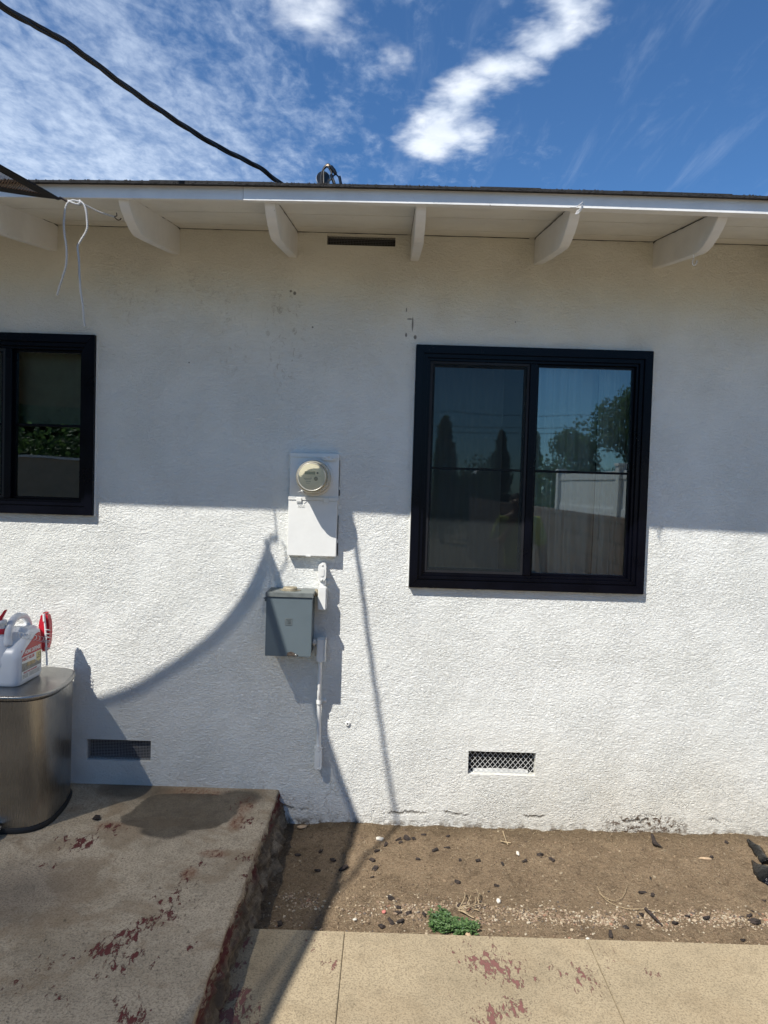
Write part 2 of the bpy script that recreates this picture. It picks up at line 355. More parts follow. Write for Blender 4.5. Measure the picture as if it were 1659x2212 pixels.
M['label_grey'] = plain('label_grey', (.25, .24, .21), .4, var=.5, vs_=60); M['label_tan'] = plain('label_tan', (.42, .31, .15), .4, var=.4, vs_=50)
M['tube'] = plain('clear_hose', (.62, .62, .60), .25)
M['sail'] = veil('sail_mesh', (.12, .088, .07), .83, weave=48.0); M['sail_hem'] = plain('sail_hem', (.012, .012, .014), .85)
M['rope'] = plain('white_rope', (.50, .50, .49), .7, var=.12, vs_=200)
M['cable'] = plain('black_cable', (.014, .014, .015), .5, var=.3); M['bare'] = plain('aluminium_cable', (.50, .40, .30), .35, .7)
M['zinc'] = plain('weatherhead_metal', (.60, .60, .60), .35, .8)
M['sidewalk'] = None
M['bark'] = plain('dark_bark', (.030, .021, .017), .9, var=.75, vs_=90, bump=.004, bs_=160)
M['leaf_dry'] = plain('dry_leaf', (.30, .20, .12), .8, var=.3); M['root'] = plain('dry_root', (.33, .25, .15), .8, var=.3, vs_=60)
M['weed'] = island_mat('weed_leaf', [(0, (.075, .15, .04)), (.3, (.10, .20, .055)), (.6, (.05, .115, .035)), (.85, (.13, .23, .07))], .55)
M['bag'] = plain('black_bag_film', (.0015, .0015, .002), .10, spec=.45, bump=.007, bs_=34)
M['pebble'] = island_mat('pebbles', [(0, (.30, .22, .14)), (.25, (.40, .32, .22)), (.45, (.22, .15, .095)), (.62, (.46, .40, .30)), (.72, (.26, .18, .12)), (.86, (.10, .08, .065)), (.95, (.30, .16, .10)), (.975, (.17, .12, .08))], .8)
M['straw'] = island_mat('straw', [(0, (.34, .26, .15)), (.4, (.24, .17, .10)), (.7, (.42, .34, .22))], .8)
M['clod'] = island_mat('clods', [(0, (.16, .11, .066)), (.35, (.10, .068, .042)), (.6, (.22, .155, .095)), (.9, (.30, .24, .16))], .95)
M['block'] = plain('block_wall', (.16, .11, .085), .9, var=.2, vs_=8); M['vinyl'] = plain('white_vinyl', (.75, .75, .74), .4, var=.02)
M['tree_leaf'] = island_mat('tree_leaf', [(0, (.05, .11, .03)), (.35, (.08, .16, .045)), (.7, (.11, .20, .055))], .6)
def leaf_through(mt, k=.45):
    t = NT(mt.node_tree); bs = t.n['Principled BSDF']; o = [n for n in t.n if n.type == 'OUTPUT_MATERIAL'][0]
    tl = t.add('ShaderNodeBsdfTranslucent'); mx = t.add('ShaderNodeMixShader'); mx.inputs[0].default_value = k
    t.l.new(bs.inputs['Base Color'].links[0].from_socket, tl.inputs[0]); t.l.new(bs.outputs[0], mx.inputs[1]); t.l.new(tl.outputs[0], mx.inputs[2]); t.l.new(mx.outputs[0], o.inputs[0])
leaf_through(M['tree_leaf']); leaf_through(M['weed'], .3)
M['trunk'] = plain('trunk', (.10, .07, .05), .9, var=.3); M['beige'] = plain('beige_render', (.42, .35, .26), .9)
M['skin'] = plain('skin', (.35, .19, .12), .5, var=.05); M['shirt'] = plain('shirt', (.42, .44, .10), .85, var=.15); M['trouser'] = plain('trouser', (.02, .022, .03), .85)
M['hair'] = plain('hair', (.012, .009, .007), .6)

# ------------------------------------------------------------------ mesh helpers
def link(o, parent=None):
    col.objects.link(o)
    if parent is not None: o.parent = parent
    return o
def tag(o, label=None, cat=None, group=None, kind=None):
    if label: o['label'] = label
    if cat: o['category'] = cat
    if group: o['group'] = group
    if kind: o['kind'] = kind
    return o
def empty(name, loc, label, cat, group=None):
    o = bpy.data.objects.new(name, None); link(o); o.location = loc; o.empty_display_size = .05
    return tag(o, label, cat, group)
class MB:
    def __init__(s): s.b = bmesh.new()
    def box(s, x0, x1, y0, y1, z0, z1, bev=0.0, seg=2):
        r = bmesh.ops.create_cube(s.b, size=1.0)
        mt = Matrix.Translation(((x0+x1)/2, (y0+y1)/2, (z0+z1)/2)) @ Matrix.Diagonal((abs(x1-x0), abs(y1-y0), abs(z1-z0), 1))
        bmesh.ops.transform(s.b, matrix=mt, verts=r['verts'])
        if bev:
            ed = list({e for v in r['verts'] for e in v.link_edges})
            bmesh.ops.bevel(s.b, geom=ed, offset=bev, segments=seg, affect='EDGES', profile=.5)
        return s
    def quad(s, *pts):
        s.b.faces.new([s.b.verts.new(Vector(p)) for p in pts]); return s
    def prism(s, pts, ext, bev=0.0):              # polygon pts (3D) extruded by ext
        vs0 = [s.b.verts.new(Vector(p)) for p in pts]; ext = Vector(ext)
        vs1 = [s.b.verts.new(Vector(p)+ext) for p in pts]
        f = [s.b.faces.new(vs0), s.b.faces.new(vs1[::-1])]
        n = len(pts)
        for i in range(n): f.append(s.b.faces.new((vs0[i], vs1[i], vs1[(i+1) % n], vs0[(i+1) % n])))
        bmesh.ops.recalc_face_normals(s.b, faces=f)
        if bev:
            ed = list({e for v in vs0+vs1 for e in v.link_edges})
            bmesh.ops.bevel(s.b, geom=ed, offset=bev, segments=2, affect='EDGES')
        return s
    def tube(s, pts, r, n=8, caps=True, rot0=0.0):
        pts = [Vector(p) for p in pts]; rings = []
        rr = r if isinstance(r, (list, tuple)) else [r]*len(pts)
        up = None
        for i, p in enumerate(pts):
            d = (pts[min(i+1, len(pts)-1)]-pts[max(i-1, 0)])
            if d.length < 1e-9: d = Vector((0, 0, 1))
            d.normalize()
            if up is None: up = d.orthogonal().normalized()
            else:
                up = up - d*up.dot(d)
                up = up.normalized() if up.length > 1e-6 else d.orthogonal().normalized()
            sd_ = d.cross(up)
            rings.append([s.b.verts.new(p+(up*math.cos(a)+sd_*math.sin(a))*rr[i]) for a in [rot0+2*math.pi*k/n for k in range(n)]])
        for a, b in zip(rings, rings[1:]):
            for k in range(n): f = s.b.faces.new((a[k], a[(k+1) % n], b[(k+1) % n], b[k])); f.smooth = True
        if caps:
            for rg_ in (rings[0][::-1], rings[-1]): s.b.faces.new([s.b.verts.new(v.co) for v in rg_])
        return s
    def lathe(s, prof, origin, axis=(0, -1, 0), n=40, sx=1.0):      # prof: (radius, distance along axis)
        o = Vector(origin); ax = Vector(axis).normalized(); u = Vector((0, 0, 1)) if abs(ax.z) < .9 else Vector((1, 0, 0))
        v = ax.cross(u).normalized(); u = v.cross(ax).normalized(); rings = []
        for r, d in prof:
            rings.append([s.b.verts.new(o+ax*d+(u*math.cos(a)+v*math.sin(a)*sx)*max(r, 1e-5)) for a in [2*math.pi*k/n for k in range(n)]])
        for a, b in zip(rings, rings[1:]):
            for k in range(n): f = s.b.faces.new((a[k], a[(k+1) % n], b[(k+1) % n], b[k])); f.smooth = True
        for rg_ in (rings[0][::-1], rings[-1]): s.b.faces.new([s.b.verts.new(v.co) for v in rg_])
        bmesh.ops.recalc_face_normals(s.b, faces=s.b.faces); return s
    def done(s, name, mat, parent=None, smooth=None, origin=None):
        me = bpy.data.meshes.new(name)
        if smooth:
            for f in s.b.faces: f.smooth = True
        s.b.to_mesh(me); s.b.free(); me.materials.append(mat if not isinstance(mat, str) else M[mat])
        o = bpy.data.objects.new(name, me)
        if parent is not None:
            o.parent = parent; me.transform(Matrix.Translation(-world_loc(parent)))
        elif origin is not None:
            o.location = origin; me.transform(Matrix.Translation(-Vector(origin)))
        col.objects.link(o)
        return o
def world_loc(o):
    v = Vector(o.location); p = o.parent
    while p: v = v+Vector(p.location); p = p.parent
    return v
def smooth_curve(pts, k=6):
    pts = [Vector(p) for p in pts]; out = []
    for i in range(len(pts)-1):
        p0 = pts[max(i-1, 0)]; p1 = pts[i]; p2 = pts[i+1]; p3 = pts[min(i+2, len(pts)-1)]
        for j in range(k):
            t_ = j/k
            out.append(.5*((2*p1)+(p2-p0)*t_+(2*p0-5*p1+4*p2-p3)*t_*t_+(3*p1-p0-3*p2+p3)*t_**3))
    out.append(pts[-1]); return out
def strands(mb, path, r, off, n, pitch, sides=6):
    path = [Vector(p) for p in path]; L = 0; acc = [0]
    for a, b in zip(path, path[1:]): L += (b-a).length; acc.append(L)
    for k in range(n):
        q = []
        for i, p in enumerate(path):
            d = (path[min(i+1, len(path)-1)]-path[max(i-1, 0)]).normalized()
            u = d.cross(Vector((.3, 1, .2))).normalized(); v = d.cross(u)
            a = acc[i]/pitch*2*math.pi+2*math.pi*k/n
            q.append(p+(u*math.cos(a)+v*math.sin(a))*off)
        mb.tube(q, r, sides)
def resample(path, step):
    out = [path[0]]; 
    for a, b in zip(path, path[1:]):
        n = max(1, int((b-a).length/step))
        for i in range(1, n+1): out.append(a.lerp(b, i/n))
    return out
def text_obj(name, txt, size, origin, right, up, mat, parent, depth=.0004, width=None, shear=0.0, bold=0.0):
    cu = bpy.data.curves.new('t', 'FONT'); cu.body = txt; cu.size = size; cu.extrude = depth/2; cu.align_x = 'LEFT'; cu.shear = shear; cu.offset = bold
    ob = bpy.data.objects.new('t', cu); col.objects.link(ob)
    me = bpy.data.meshes.new_from_object(ob)
    bpy.data.objects.remove(ob); bpy.data.curves.remove(cu)
    right = Vector(right).normalized(); up = Vector(up).normalized(); nz = right.cross(up)
    if width:
        w_ = max(v.co.x for v in me.vertices)-min(v.co.x for v in me.vertices); sc = width/w_
        me.transform(Matrix.Diagonal((sc, 1, 1, 1)))
    mt = Matrix((right, up, nz)).transposed().to_4x4(); mt.translation = Vector(origin)
    me.transform(mt); me.transform(Matrix.Translation(-world_loc(parent)))
    me.name = name; me.materials.clear(); me.materials.append(M[mat])
    o = bpy.data.objects.new(name, me); o.parent = parent; col.objects.link(o); return o

SLAB = .175
# ------------------------------------------------------------------ ground
r1 = lambda x, y: G((x/1.3825)/1.823, (3000+y/1.3825)/1.823, SLAB)
r3g = lambda x, y, z=.02: G((1900+x/1.476)/1.823, (3100+y/1.476)/1.823, z)
r2g = lambda x, y, z=.02: G((900+x/1.508)/1.823, (3100+y/1.508)/1.823, z)
def bl(f, L): return [(f(x, y).x, f(x, y).y, r, k) for x, y, r, k in L]
slab_bl = bl(r1, [(440, 440, .07, 1), (600, 360, .07, .7), (910, 750, .05, .8), (900, 830, .05, .8), (700, 930, .06, 1), (600, 1020, .07, .9), (755, 1040, .035, .9), (620, 1130, .04, .9), (550, 1170, .03, .8), (500, 1240, .03, .6), (720, 1400, .06, .8), (100, 1210, .04, .6), (1035, 640, .05, .6), (1160, 500, .05, .6), (1010, 780, .05, .5), (670, 525, .04, .5), (1380, 520, .08, .5), (1050, 170, .08, .4), (1330, 240, .08, .45), (870, 1090, .03, .6), (1030, 1010, .03, .7), (230, 1110, .05, .4), (350, 430, .06, .6), (520, 400, .06, .6), (250, 560, .05, .35), (1360, 330, .06, .6), (1200, 180, .06, .4), (960, 700, .05, .7), (820, 870, .05, .8), (480, 1060, .07, .5), (680, 1330, .05, .6), (1080, 560, .05, .5), (1310, 620, .05, .45), (300, 1300, .06, .3)])
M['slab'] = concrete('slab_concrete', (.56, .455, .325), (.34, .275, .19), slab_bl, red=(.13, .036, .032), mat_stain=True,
    orange=[(r1(1170, 500).x, r1(1170, 500).y, .09, .05), (r1(1030, 610).x, r1(1030, 610).y, .05, .07), (r1(600, 350).x, r1(600, 350).y, .10, .06), (r1(1050, 165).x, r1(1050, 165).y, .24, .07), (r1(1340, 230).x, r1(1340, 230).y, .06, .15), (r1(1290, 330).x, r1(1290, 330).y, .05, .12)])
walk_bl = bl(r3g, [(20, 1030, .08, 1), (190, 1080, .09, .65), (70, 1110, .07, .7), (560, 1110, .10, .5), (690, 960, .05, .55), (420, 1060, .05, .4), (970, 1070, .04, .55), (180, 1280, .06, .8), (60, 1340, .08, .7), (700, 1110, .05, .4)]) + bl(r2g, [(40, 1250, .06, 1), (10, 1380, .09, 1), (60, 1060, .03, .9), (100, 1320, .04, .6), (590, 1060, .035, .6), (570, 1100, .03, .5), (70, 920, .05, .8), (1400, 1290, .05, .3), (1500, 1000, .1, .5), (530, 930, .05, .3)])
M['sidewalk'] = concrete('walk_concrete', (.40, .325, .215), (.33, .268, .176), walk_bl, red=(.19, .085, .075))

mb = MB(); mb.quad((-400, -400, -.06), (400, -400, -.06), (400, 400, -.06), (-400, 400, -.06))
tag(mb.done('ground', plain('far_soil', (.16, .12, .075), .95, var=.3)), kind='structure')

# dirt strip along the wall
mb = MB(); NX, NY = 330, 110
x0_, x1_, y0_, y1_ = -.62, 3.6, -.90, .05
def dz(x, y):
    v = noise.noise(Vector((x*3, y*4, 1)))*.014+noise.noise(Vector((x*11, y*11, 2)))*.010+noise.noise(Vector((x*32, y*32, 3)))*.0055+noise.noise(Vector((x*90, y*90, 5)))*.002
    v += .010*max(0, 1-abs(y+.03)/.10)
    v -= .020*max(0, 1-abs(x+.42)/.14)
    v -= .012*max(0, 1-abs(y+.50)/.18)
    v += .012*max(0, 1-abs(y+.32+.05*math.sin(x*2.3))/.10)*(.6+noise.noise(Vector((x*4, 0, 8))))
    return v+.004
g = [[mb.b.verts.new((x0_+(x1_-x0_)*i/NX, y0_+(y1_-y0_)*j/NY, dz(x0_+(x1_-x0_)*i/NX, y0_+(y1_-y0_)*j/NY))) for j in range(NY+1)] for i in range(NX+1)]
for i in range(NX):
    for j in range(NY): mb.b.faces.new((g[i][j], g[i+1][j], g[i+1][j+1], g[i][j+1]))
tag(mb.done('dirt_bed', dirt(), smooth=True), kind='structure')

# sidewalk: panels with tooled joints between them
SWZ, SWY = .022, None
SWY = G(743, 2012, SWZ).y
mb = MB()
xs = [-1.2, -.113, .828, 1.77, 2.2]
for a, b_ in zip(xs, xs[1:]):
    pts = [(a+.0012, -6.5, SWZ), (b_-.0012, -6.5, SWZ), (b_-.0012, SWY+.001, SWZ), (a+.0012, SWY+.001, SWZ)]
    mb.prism(pts, (0, 0, -.10), bev=.0018)
o = mb.done('sidewalk', M['sidewalk']); tag(o, kind='structure')
mb = MB(); mb.box(-1.2, 2.2, -6.49, SWY-.004, -.055, SWZ-.008)
tag(mb.done('sidewalk_base', plain('joint_dirt', (.15, .11, .07), .95)), kind='structure')

# raised slab with a broken, crumbling side
mb = MB(); n = 520; top_e = []; 
ring = []
for i in range(n+1):
    y = .02-(5.0*i/n)
    e = noise.noise(Vector((y*9, 0, 0)))*.006+noise.noise(Vector((y*35, 0, 0)))*.003
    xe = -.508-.013*(-y/1.6)+e
    row = [(-8, y, SLAB), (xe-.012, y, SLAB), (xe-.003, y, SLAB-.004), (xe, y, SLAB-.012)]
    for k in range(1, 23):
        zz = SLAB-.012-(SLAB+.05)*k/22
        bulge = .0
        q = k/22
        if q > .25: bulge = (.020+.045*min(1, (q-.25)*3)*max(.15, min(1, (1.25+y)/.8)))*(.55+.9*noise.noise(Vector((y*7, q*3, 4))))
        bulge += noise.noise(Vector((y*28, q*9, 7)))*.016+noise.noise(Vector((y*60, q*16, 9)))*.009+(.006 if int(q*7+3*noise.noise(Vector((y*5, 0, 3)))) % 2 else 0)
        row.append((xe+.006*q+max(-.006, bulge), y, zz))
    ring.append([mb.b.verts.new(p) for p in row])
for a, b_ in zip(ring, ring[1:]):
    for k in range(len(a)-1):
        f = mb.b.faces.new((a[k], b_[k], b_[k+1], a[k+1])); f.smooth = k > 2
bmesh.ops.recalc_face_normals(mb.b, faces=mb.b.faces)
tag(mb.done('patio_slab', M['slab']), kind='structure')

# ------------------------------------------------------------------ house
house = empty('house', (0, 0, 0), 'white stucco house wall under a white eave with exposed rafter tails and black framed windows', 'house')
WIN2 = (.125, 1.313, 1.247, 2.470); WIN1 = (-2.68, -1.488, 1.562, 2.470)
ventL = (W(187, 1597).x, W(325, 1646).x, .300, .408); ventR = (.459, .806, .287, .408); ventU = (-.339, .004, 2.958, 3.006)
holes = [(WIN2[0]+.03, WIN2[1]-.03, WIN2[2]+.03, WIN2[3]-.03), (WIN1[0]+.03, WIN1[1]-.03, WIN1[2]+.03, WIN1[3]-.03), ventL, ventR, ventU]
mb = MB()
xs = sorted({-9.0, 9.0, *[h[0] for h in holes], *[h[1] for h in holes]}); zs = sorted({-.10, 3.02, *[h[2] for h in holes], *[h[3] for h in holes]})
for i in range(len(xs)-1):
    for j in range(len(zs)-1):
        mx_, mz_ = (xs[i]+xs[i+1])/2, (zs[j]+zs[j+1])/2
        if any(h[0] < mx_ < h[1] and h[2] < mz_ < h[3] for h in holes): continue
        mb.quad((xs[i], 0, zs[j]), (xs[i+1], 0, zs[j]), (xs[i+1], 0, zs[j+1]), (xs[i], 0, zs[j+1]))
bmesh.ops.remove_doubles(mb.b, verts=mb.b.verts, dist=1e-5)
for h in holes:
    d = .10 if h in holes[:2] else .05
    a, b_, c, e = h
    for q in (((a, 0, c), (b_, 0, c), (b_, d, c), (a, d, c)), ((a, 0, e), (a, d, e), (b_, d, e), (b_, 0, e)), ((a, 0, c), (a, d, c), (a, d, e), (a, 0, e)), ((b_, 0, c), (b_, 0, e), (b_, d, e), (b_, d, c))):
        mb.quad(*q)
# rear and side walls of the building
mb.box(-9, 9, 7.9, 8.0, -.1, 3.02); mb.box(-9.0, -8.9, .01, 7.9, -.1, 3.02); mb.box(8.9, 9.0, .01, 7.9, -.1, 3.02)
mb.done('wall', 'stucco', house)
mb = MB(); mb.box(-8.8, 8.8, 3.0, 3.1, .3, 3.0); mb.box(-8.8, 8.8, .11, 3.0, .42, .5); mb.box(-8.8, 8.8, .11, 3.0, 2.75, 2.80); mb.box(-.75, -.65, .11, 3.0, .5, 2.75)
mb.done('room_wall', 'dark_int', house)
# soffit boards: tongue and groove, laid along the eave
SL = .168
def eav(x): return .006-.018*((max(-1.9, min(2.4, x))-.65)/2)**2          # the eave sags a little along its length
def strip(mb, xs, a, b_, th):            # board between the lines a(x) and b_(x) -> (y, z), th thick downward
    rows = []
    for x in xs:
        (ya, za), (yb, zb) = a(x), b_(x)
        rows.append([mb.b.verts.new(p) for p in ((x, ya, za), (x, yb, zb), (x, yb+th[0], zb+th[1]), (x, ya+th[0], za+th[1]))])
    fs = []
    for p, q in zip(rows, rows[1:]):
        for k in range(4): fs.append(mb.b.faces.new((p[k], q[k], q[(k+1) % 4], p[(k+1) % 4])))
    fs.append(mb.b.faces.new(rows[0])); fs.append(mb.b.faces.new(rows[-1][::-1]))
    bmesh.ops.recalc_face_normals(mb.b, faces=fs)
XS = [-9.3]+[-2.4+.2*k for k in range(26)]+[9.3]
mb = MB(); 
ys = [0.08, -.135, -.275, -.415, -.555, -.695, -.712]
for k in range(len(ys)-1):
    a, b_ = ys[k]-.0012, ys[k+1]+.0012
    dzk = .0008*(k % 2)
    sz = lambda x, y: (y, 3.019+SL*y+dzk+eav(x)*max(0, -y)/.72)
    strip(mb, XS, lambda x: sz(x, a), lambda x: sz(x, b_), (0, .02))
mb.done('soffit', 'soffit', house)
# fascia: two boards butted, the left one a touch narrower
FY = -.740; jx = W(525, 410, FY).x
def edge_y(x): return -(.764+.010*(max(-2.0, min(2.2, x))+.5))      # the eave runs very slightly out of parallel
def ezs(x): return eav(x)+(.7675+edge_y(x))*.417
def fy_(x): return edge_y(x)+(.0295 if x < jx else .0262-.0022*max(0, min(1, (x-jx)/1.2)))
def fz_(x): return eav(x)+(.745+fy_(x))*.394
mb = MB()
strip(mb, [x for x in XS if x < jx]+[jx-.001], lambda x: (fy_(x), 2.8765+fz_(x)), lambda x: (fy_(x), 2.928+fz_(x)), (.7135, 0))
strip(mb, [jx+.001]+[x for x in XS if x > jx], lambda x: (fy_(x), 2.8755+fz_(x)), lambda x: (fy_(x), 2.928+fz_(x)), (.7135, 0))
for v in mb.b.verts:
    if v.co.y > -.2: v.co.y = -.7137
mb.done('fascia', 'wood', house)
# roof with a ragged shingle edge
mb = MB()
zt = lambda y: 2.932+.17*(y+.7675)
mb.prism([(-9.4, -.70, zt(-.70)-.008), (-9.4, 4.0, zt(4.0)-.01), (-9.4, 4.0, zt(4.0)), (-9.4, -.70, zt(-.70))], (18.8, 0, 0))
mb.prism([(-9.4, 8.6, 2.99), (-9.4, 4.0, zt(4.0)-.01), (-9.4, 4.0, zt(4.0)), (-9.4, 8.6, 3.006)], (18.8, 0, 0))
strip(mb, XS, lambda x: (edge_y(x), 2.9255+ezs(x)), lambda x: (-.63, 2.9490+ezs(x)), (0, .0085))
x = -9.4
while x < 9.4:
    w_ = random.choice((.10, .16, .24, .33, .33)); th = random.choice((.0015, .003, .0045, .006)); oy = random.uniform(.0005, .004)
    xx = [x, x+w_*.3, x+w_*.7, min(9.4, x+w_-.003)]; dzs = [random.uniform(-.0006, .0006) for _ in xx]
    strip(mb, xx, lambda x: (edge_y(x)+oy, 2.9344+ezs(x)), lambda x: (-.62, 2.9600+ezs(x)), (0, th))
    x += w_
for i in range(420):
    x = random.uniform(-2.4, 2.4); s_ = random.uniform(.0008, .0022)
    mb.box(x, x+s_*3, edge_y(x)-.0012, edge_y(x)+.012, 2.930+ezs(x)+random.uniform(-.004, .004), 2.9348+ezs(x)+random.uniform(-.002, .003)+s_)
mb.done('roof', 'shingle', house)
# rafter tails
prof = [(.06, 3.022+SL*.06), (.06, 2.899), (0.0, 2.888), (-.20, 2.851), (-.40, 2.815), (-.515, 2.796), (-.545, 2.7955), (-.580, 2.802), (-.627, 2.819), (-.667, 2.839), (-.692, 2.857), (-.706, 2.872), (-.713, 2.886), (-.713, 2.8985)]
for xr in (-2.325, -1.737, -1.121, -.529, .082, .702, 1.296, 1.895, 2.49):
    mb = MB(); ww = .042
    top = [(-.6015, 3.0185-SL*.6015), (.06, 3.0185+SL*.06)]
    pts = [(xr, y, z) for y, z in top[:1]] + [(xr, y, z) for y, z in prof[:0]]
    poly = [(.06, 3.018+SL*.06)] + prof[1:] 
    mb.prism([(xr, y, z) for y, z in poly], (ww, 0, 0), bev=.0022)
    mb.done('rafter', 'wood', house)
def ragged(n, a, b_): return [random.choice((.0006, .0012, .0018, a, b_)) for _ in range(n)]
for k_, xr in enumerate((-1.737, -1.121, -.529, .082, .702, 1.296)):
    for side_, xs_ in ((-1, xr-.0016), (1, xr+.042)):
        if (side_ > 0) != (k_ < 3) and k_ != 3: continue
        th = ragged(14, .0028, .0045); yy = [-.002-.58*q/13 for q in range(14)]; th[0] = .009
        mb = MB(); mb.prism([(xs_, y, 3.0195+SL*y) for y in yy]+[(xs_, y, 3.0185+SL*y-h) for y, h in list(zip(yy, th))[::-1]], (.0016, 0, 0))
        mb.done('joint_gap', 'black', house)
    th = ragged(16, .0026, .0016); xx = [xr+.044+.548*q/15 for q in range(16)]
    mb = MB(); mb.prism([(x, -.0022, 3.0184) for x in xx]+[(x, -.0022, 3.0178-h) for x, h in list(zip(xx, th))[::-1]], (0, .0018, 0))
    mb.done('joint_gap', 'black', house)
# vents
def vent(h, kind, recess):
    a, b_, c, e = h
    mb = MB(); mb.box(a+.001, b_-.001, recess+.035, recess+.045, c+.001, e-.001); v = mb.done('vent', 'vent_dark', house)
    mb = MB()
    if kind == 'diamond':
        sp = .0262; r = .0011
        for sgn in (1, -1):
            k = -int((e-c)/sp)-1
            while k*sp < (b_-a)+(e-c):
                xs_ = a+k*sp; p0 = (xs_, c) if sgn > 0 else (xs_, e); p1 = (xs_+(e-c)*.85, e) if sgn > 0 else (xs_+(e-c)*.85, c)
                (xa, za), (xb, zb) = p0, p1
                def clip(xc): return za+(zb-za)*(xc-xa)/(xb-xa)
                if xa < a: za = clip(a) if xb > a else za; xa_ = a
                else: xa_ = xa
                if xb > b_: zb_ = p0[1]+(p1[1]-p0[1])*(b_-p0[0])/(p1[0]-p0[0]); xb_ = b_
                else: zb_ = zb; xb_ = xb
                if xb_ > xa_+.002 and xb > a and p0[0] < b_:
                    mb.tube([(xa_, recess+.001*sgn, za), (xb_, recess+.001*sgn, zb_)], r, 5)
                k += 1
    else:
        sp = .0078; r = .00105
        nx = int((b_-a)/sp); nz = int((e-c)/sp)
        for i in range(nx+1):
            xx = a+sp*i; j = random.uniform(-.0007, .0007)
            mb.tube([(xx, recess, c), (xx+j, recess+random.uniform(0, .003), (c+e)/2), (xx, recess, e)], r, 4)
        for i in range(nz+1):
            zz = c+sp*i
            mb.tube([(a, recess, zz), ((a+b_)/2, recess+.002, zz+random.uniform(-.001, .001)), (b_, recess, zz)], r, 4)
    mb.done('screen', 'wire_white' if kind == 'diamond' else ('wire_dark' if h is ventU else 'wire'), v)
    if kind == 'diamond':
        mb = MB(); pts = []
        for i in range(25):
            x = a+.03+(b_-a-.06)*i/24; pts.append((x, c+.004+.014*abs(noise.noise(Vector((x*25, 0, 0))))+.008))
        mb.prism([(a+.03, recess+.012, c+.001)]+[(p[0], recess+.012, p[1]) for p in pts]+[(b_-.03, recess+.012, c+.001)], (0, .02, 0)); mb.done('render_lip', 'wire_white', v)
    return v
vent(ventL, 'grid', .020); vent(ventR, 'diamond', .022); vent(ventU, 'grid', .020)

def frame_rect(mb, a, b_, c, e, w_, y0, y1, bev=.003):
    """mitred rectangular frame"""
    o_ = [(a, c), (b_, c), (b_, e), (a, e)]; i_ = [(a+w_, c+w_), (b_-w_, c+w_), (b_-w_, e-w_), (a+w_, e-w_)]
    for k in range(4):
        p = [o_[k], o_[(k+1) % 4], i_[(k+1) % 4], i_[k]]
        mb.prism([(x, y0, z) for x, z in p], (0, y1-y0, 0), bev=bev*.6)
def window(H, split=None, right_edge=False):
    a, b_, c, e = H
    mb = MB(); frame_rect(mb, a, b_, c, e, .041, -.028, .06)
    fr = mb.done('window', 'black_frame', house)
    mb = MB(); frame_rect(mb, a+.0415, b_-.0415, c+.0415, e-.0415, .020, -.016, .06, .002)
    frame_rect(mb, a+.062, b_-.062, c+.062, e-.062, .013, -.003, .06, .002)
    mb.done('frame', 'black_frame', fr)
    ia, ib, ic, ie = a+.0752, b_-.0752, c+.0752, e-.0752
    mm = split
    mb = MB(); mb.box(mm-.016, mm+.020, -.006, .055, ic+.0005, ie-.0005, bev=.003); mb.done('mullion', 'black_frame', fr)
    # sliding sash on the left, set back, and the fixed glass on the right
    mb = MB(); frame_rect(mb, ia+.0005, mm-.0165, ic+.0005, ie-.0005, .024, .012, .045, .002); mb.done('sash', 'black_frame', fr)
    mb = MB(); frame_rect(mb, mm+.0205, ib-.0005, ic+.0005, ie-.0005, .012, .018, .045, .002); mb.done('sash', 'black_frame', fr)
    for (p0, p1, q) in ((ia+.0245, mm-.041, .0245), (mm+.033, ib-.013, .0125)):
        mb = MB(); mb.quad((p0, .030, ic+q), (p1, .030, ic+q), (p1, .030, ie-q), (p0, .030, ie-q)); mb.done('glass_pane', 'glass', fr)
        mz = (c+e)/2-.003
        mb = MB(); mb.box(p0+.001, p1-.001, .026, .029, mz-.006, mz+.006, bev=.001); mb.done('muntin', 'black_frame', fr)
    mb = MB(); s0, s1 = ia+.001, mm-.017
    mb.quad((s0+.012, .008, ic+.012), (s1-.012, .008, ic+.012), (s1-.012, .008, ie-.012), (s0+.012, .008, ie-.012))
    scr = mb.done('insect_screen', 'fly', fr)
    mb = MB(); frame_rect(mb, s0, s1, ic+.001, ie-.001, .0125, .004, .0115, .001); mb.done('screen_frame', 'black_gasket', scr) if False else mb.done('screen_frame', 'black_gasket', fr)
    # narrow sill track and weep slots
    mb = MB(); mb.box(a+.045, b_-.045, -.0215, -.0165, c+.047, c+.0495); mb.done('sill_track', 'bolt' if False else 'black_frame', fr)
    return fr
window(WIN2, split=W((1550+810/1.508)/1.823, (1300+800/1.508)/1.823).x)
window(WIN1, split=-1.935)
# beads of white caulk at the window edges
for H in (WIN2, WIN1):
    a, b_, c, e = H
    mb = MB(); mb.box(b_+.0005, b_+.007, -.010, -.0005, c-.004, e+.003, bev=.002); mb.done('caulk', 'meter_paint', house)
    mb = MB(); mb.box(a-.005, a-.0005, -.008, -.0005, c, e, bev=.002); mb.done('caulk', 'meter_paint', house)
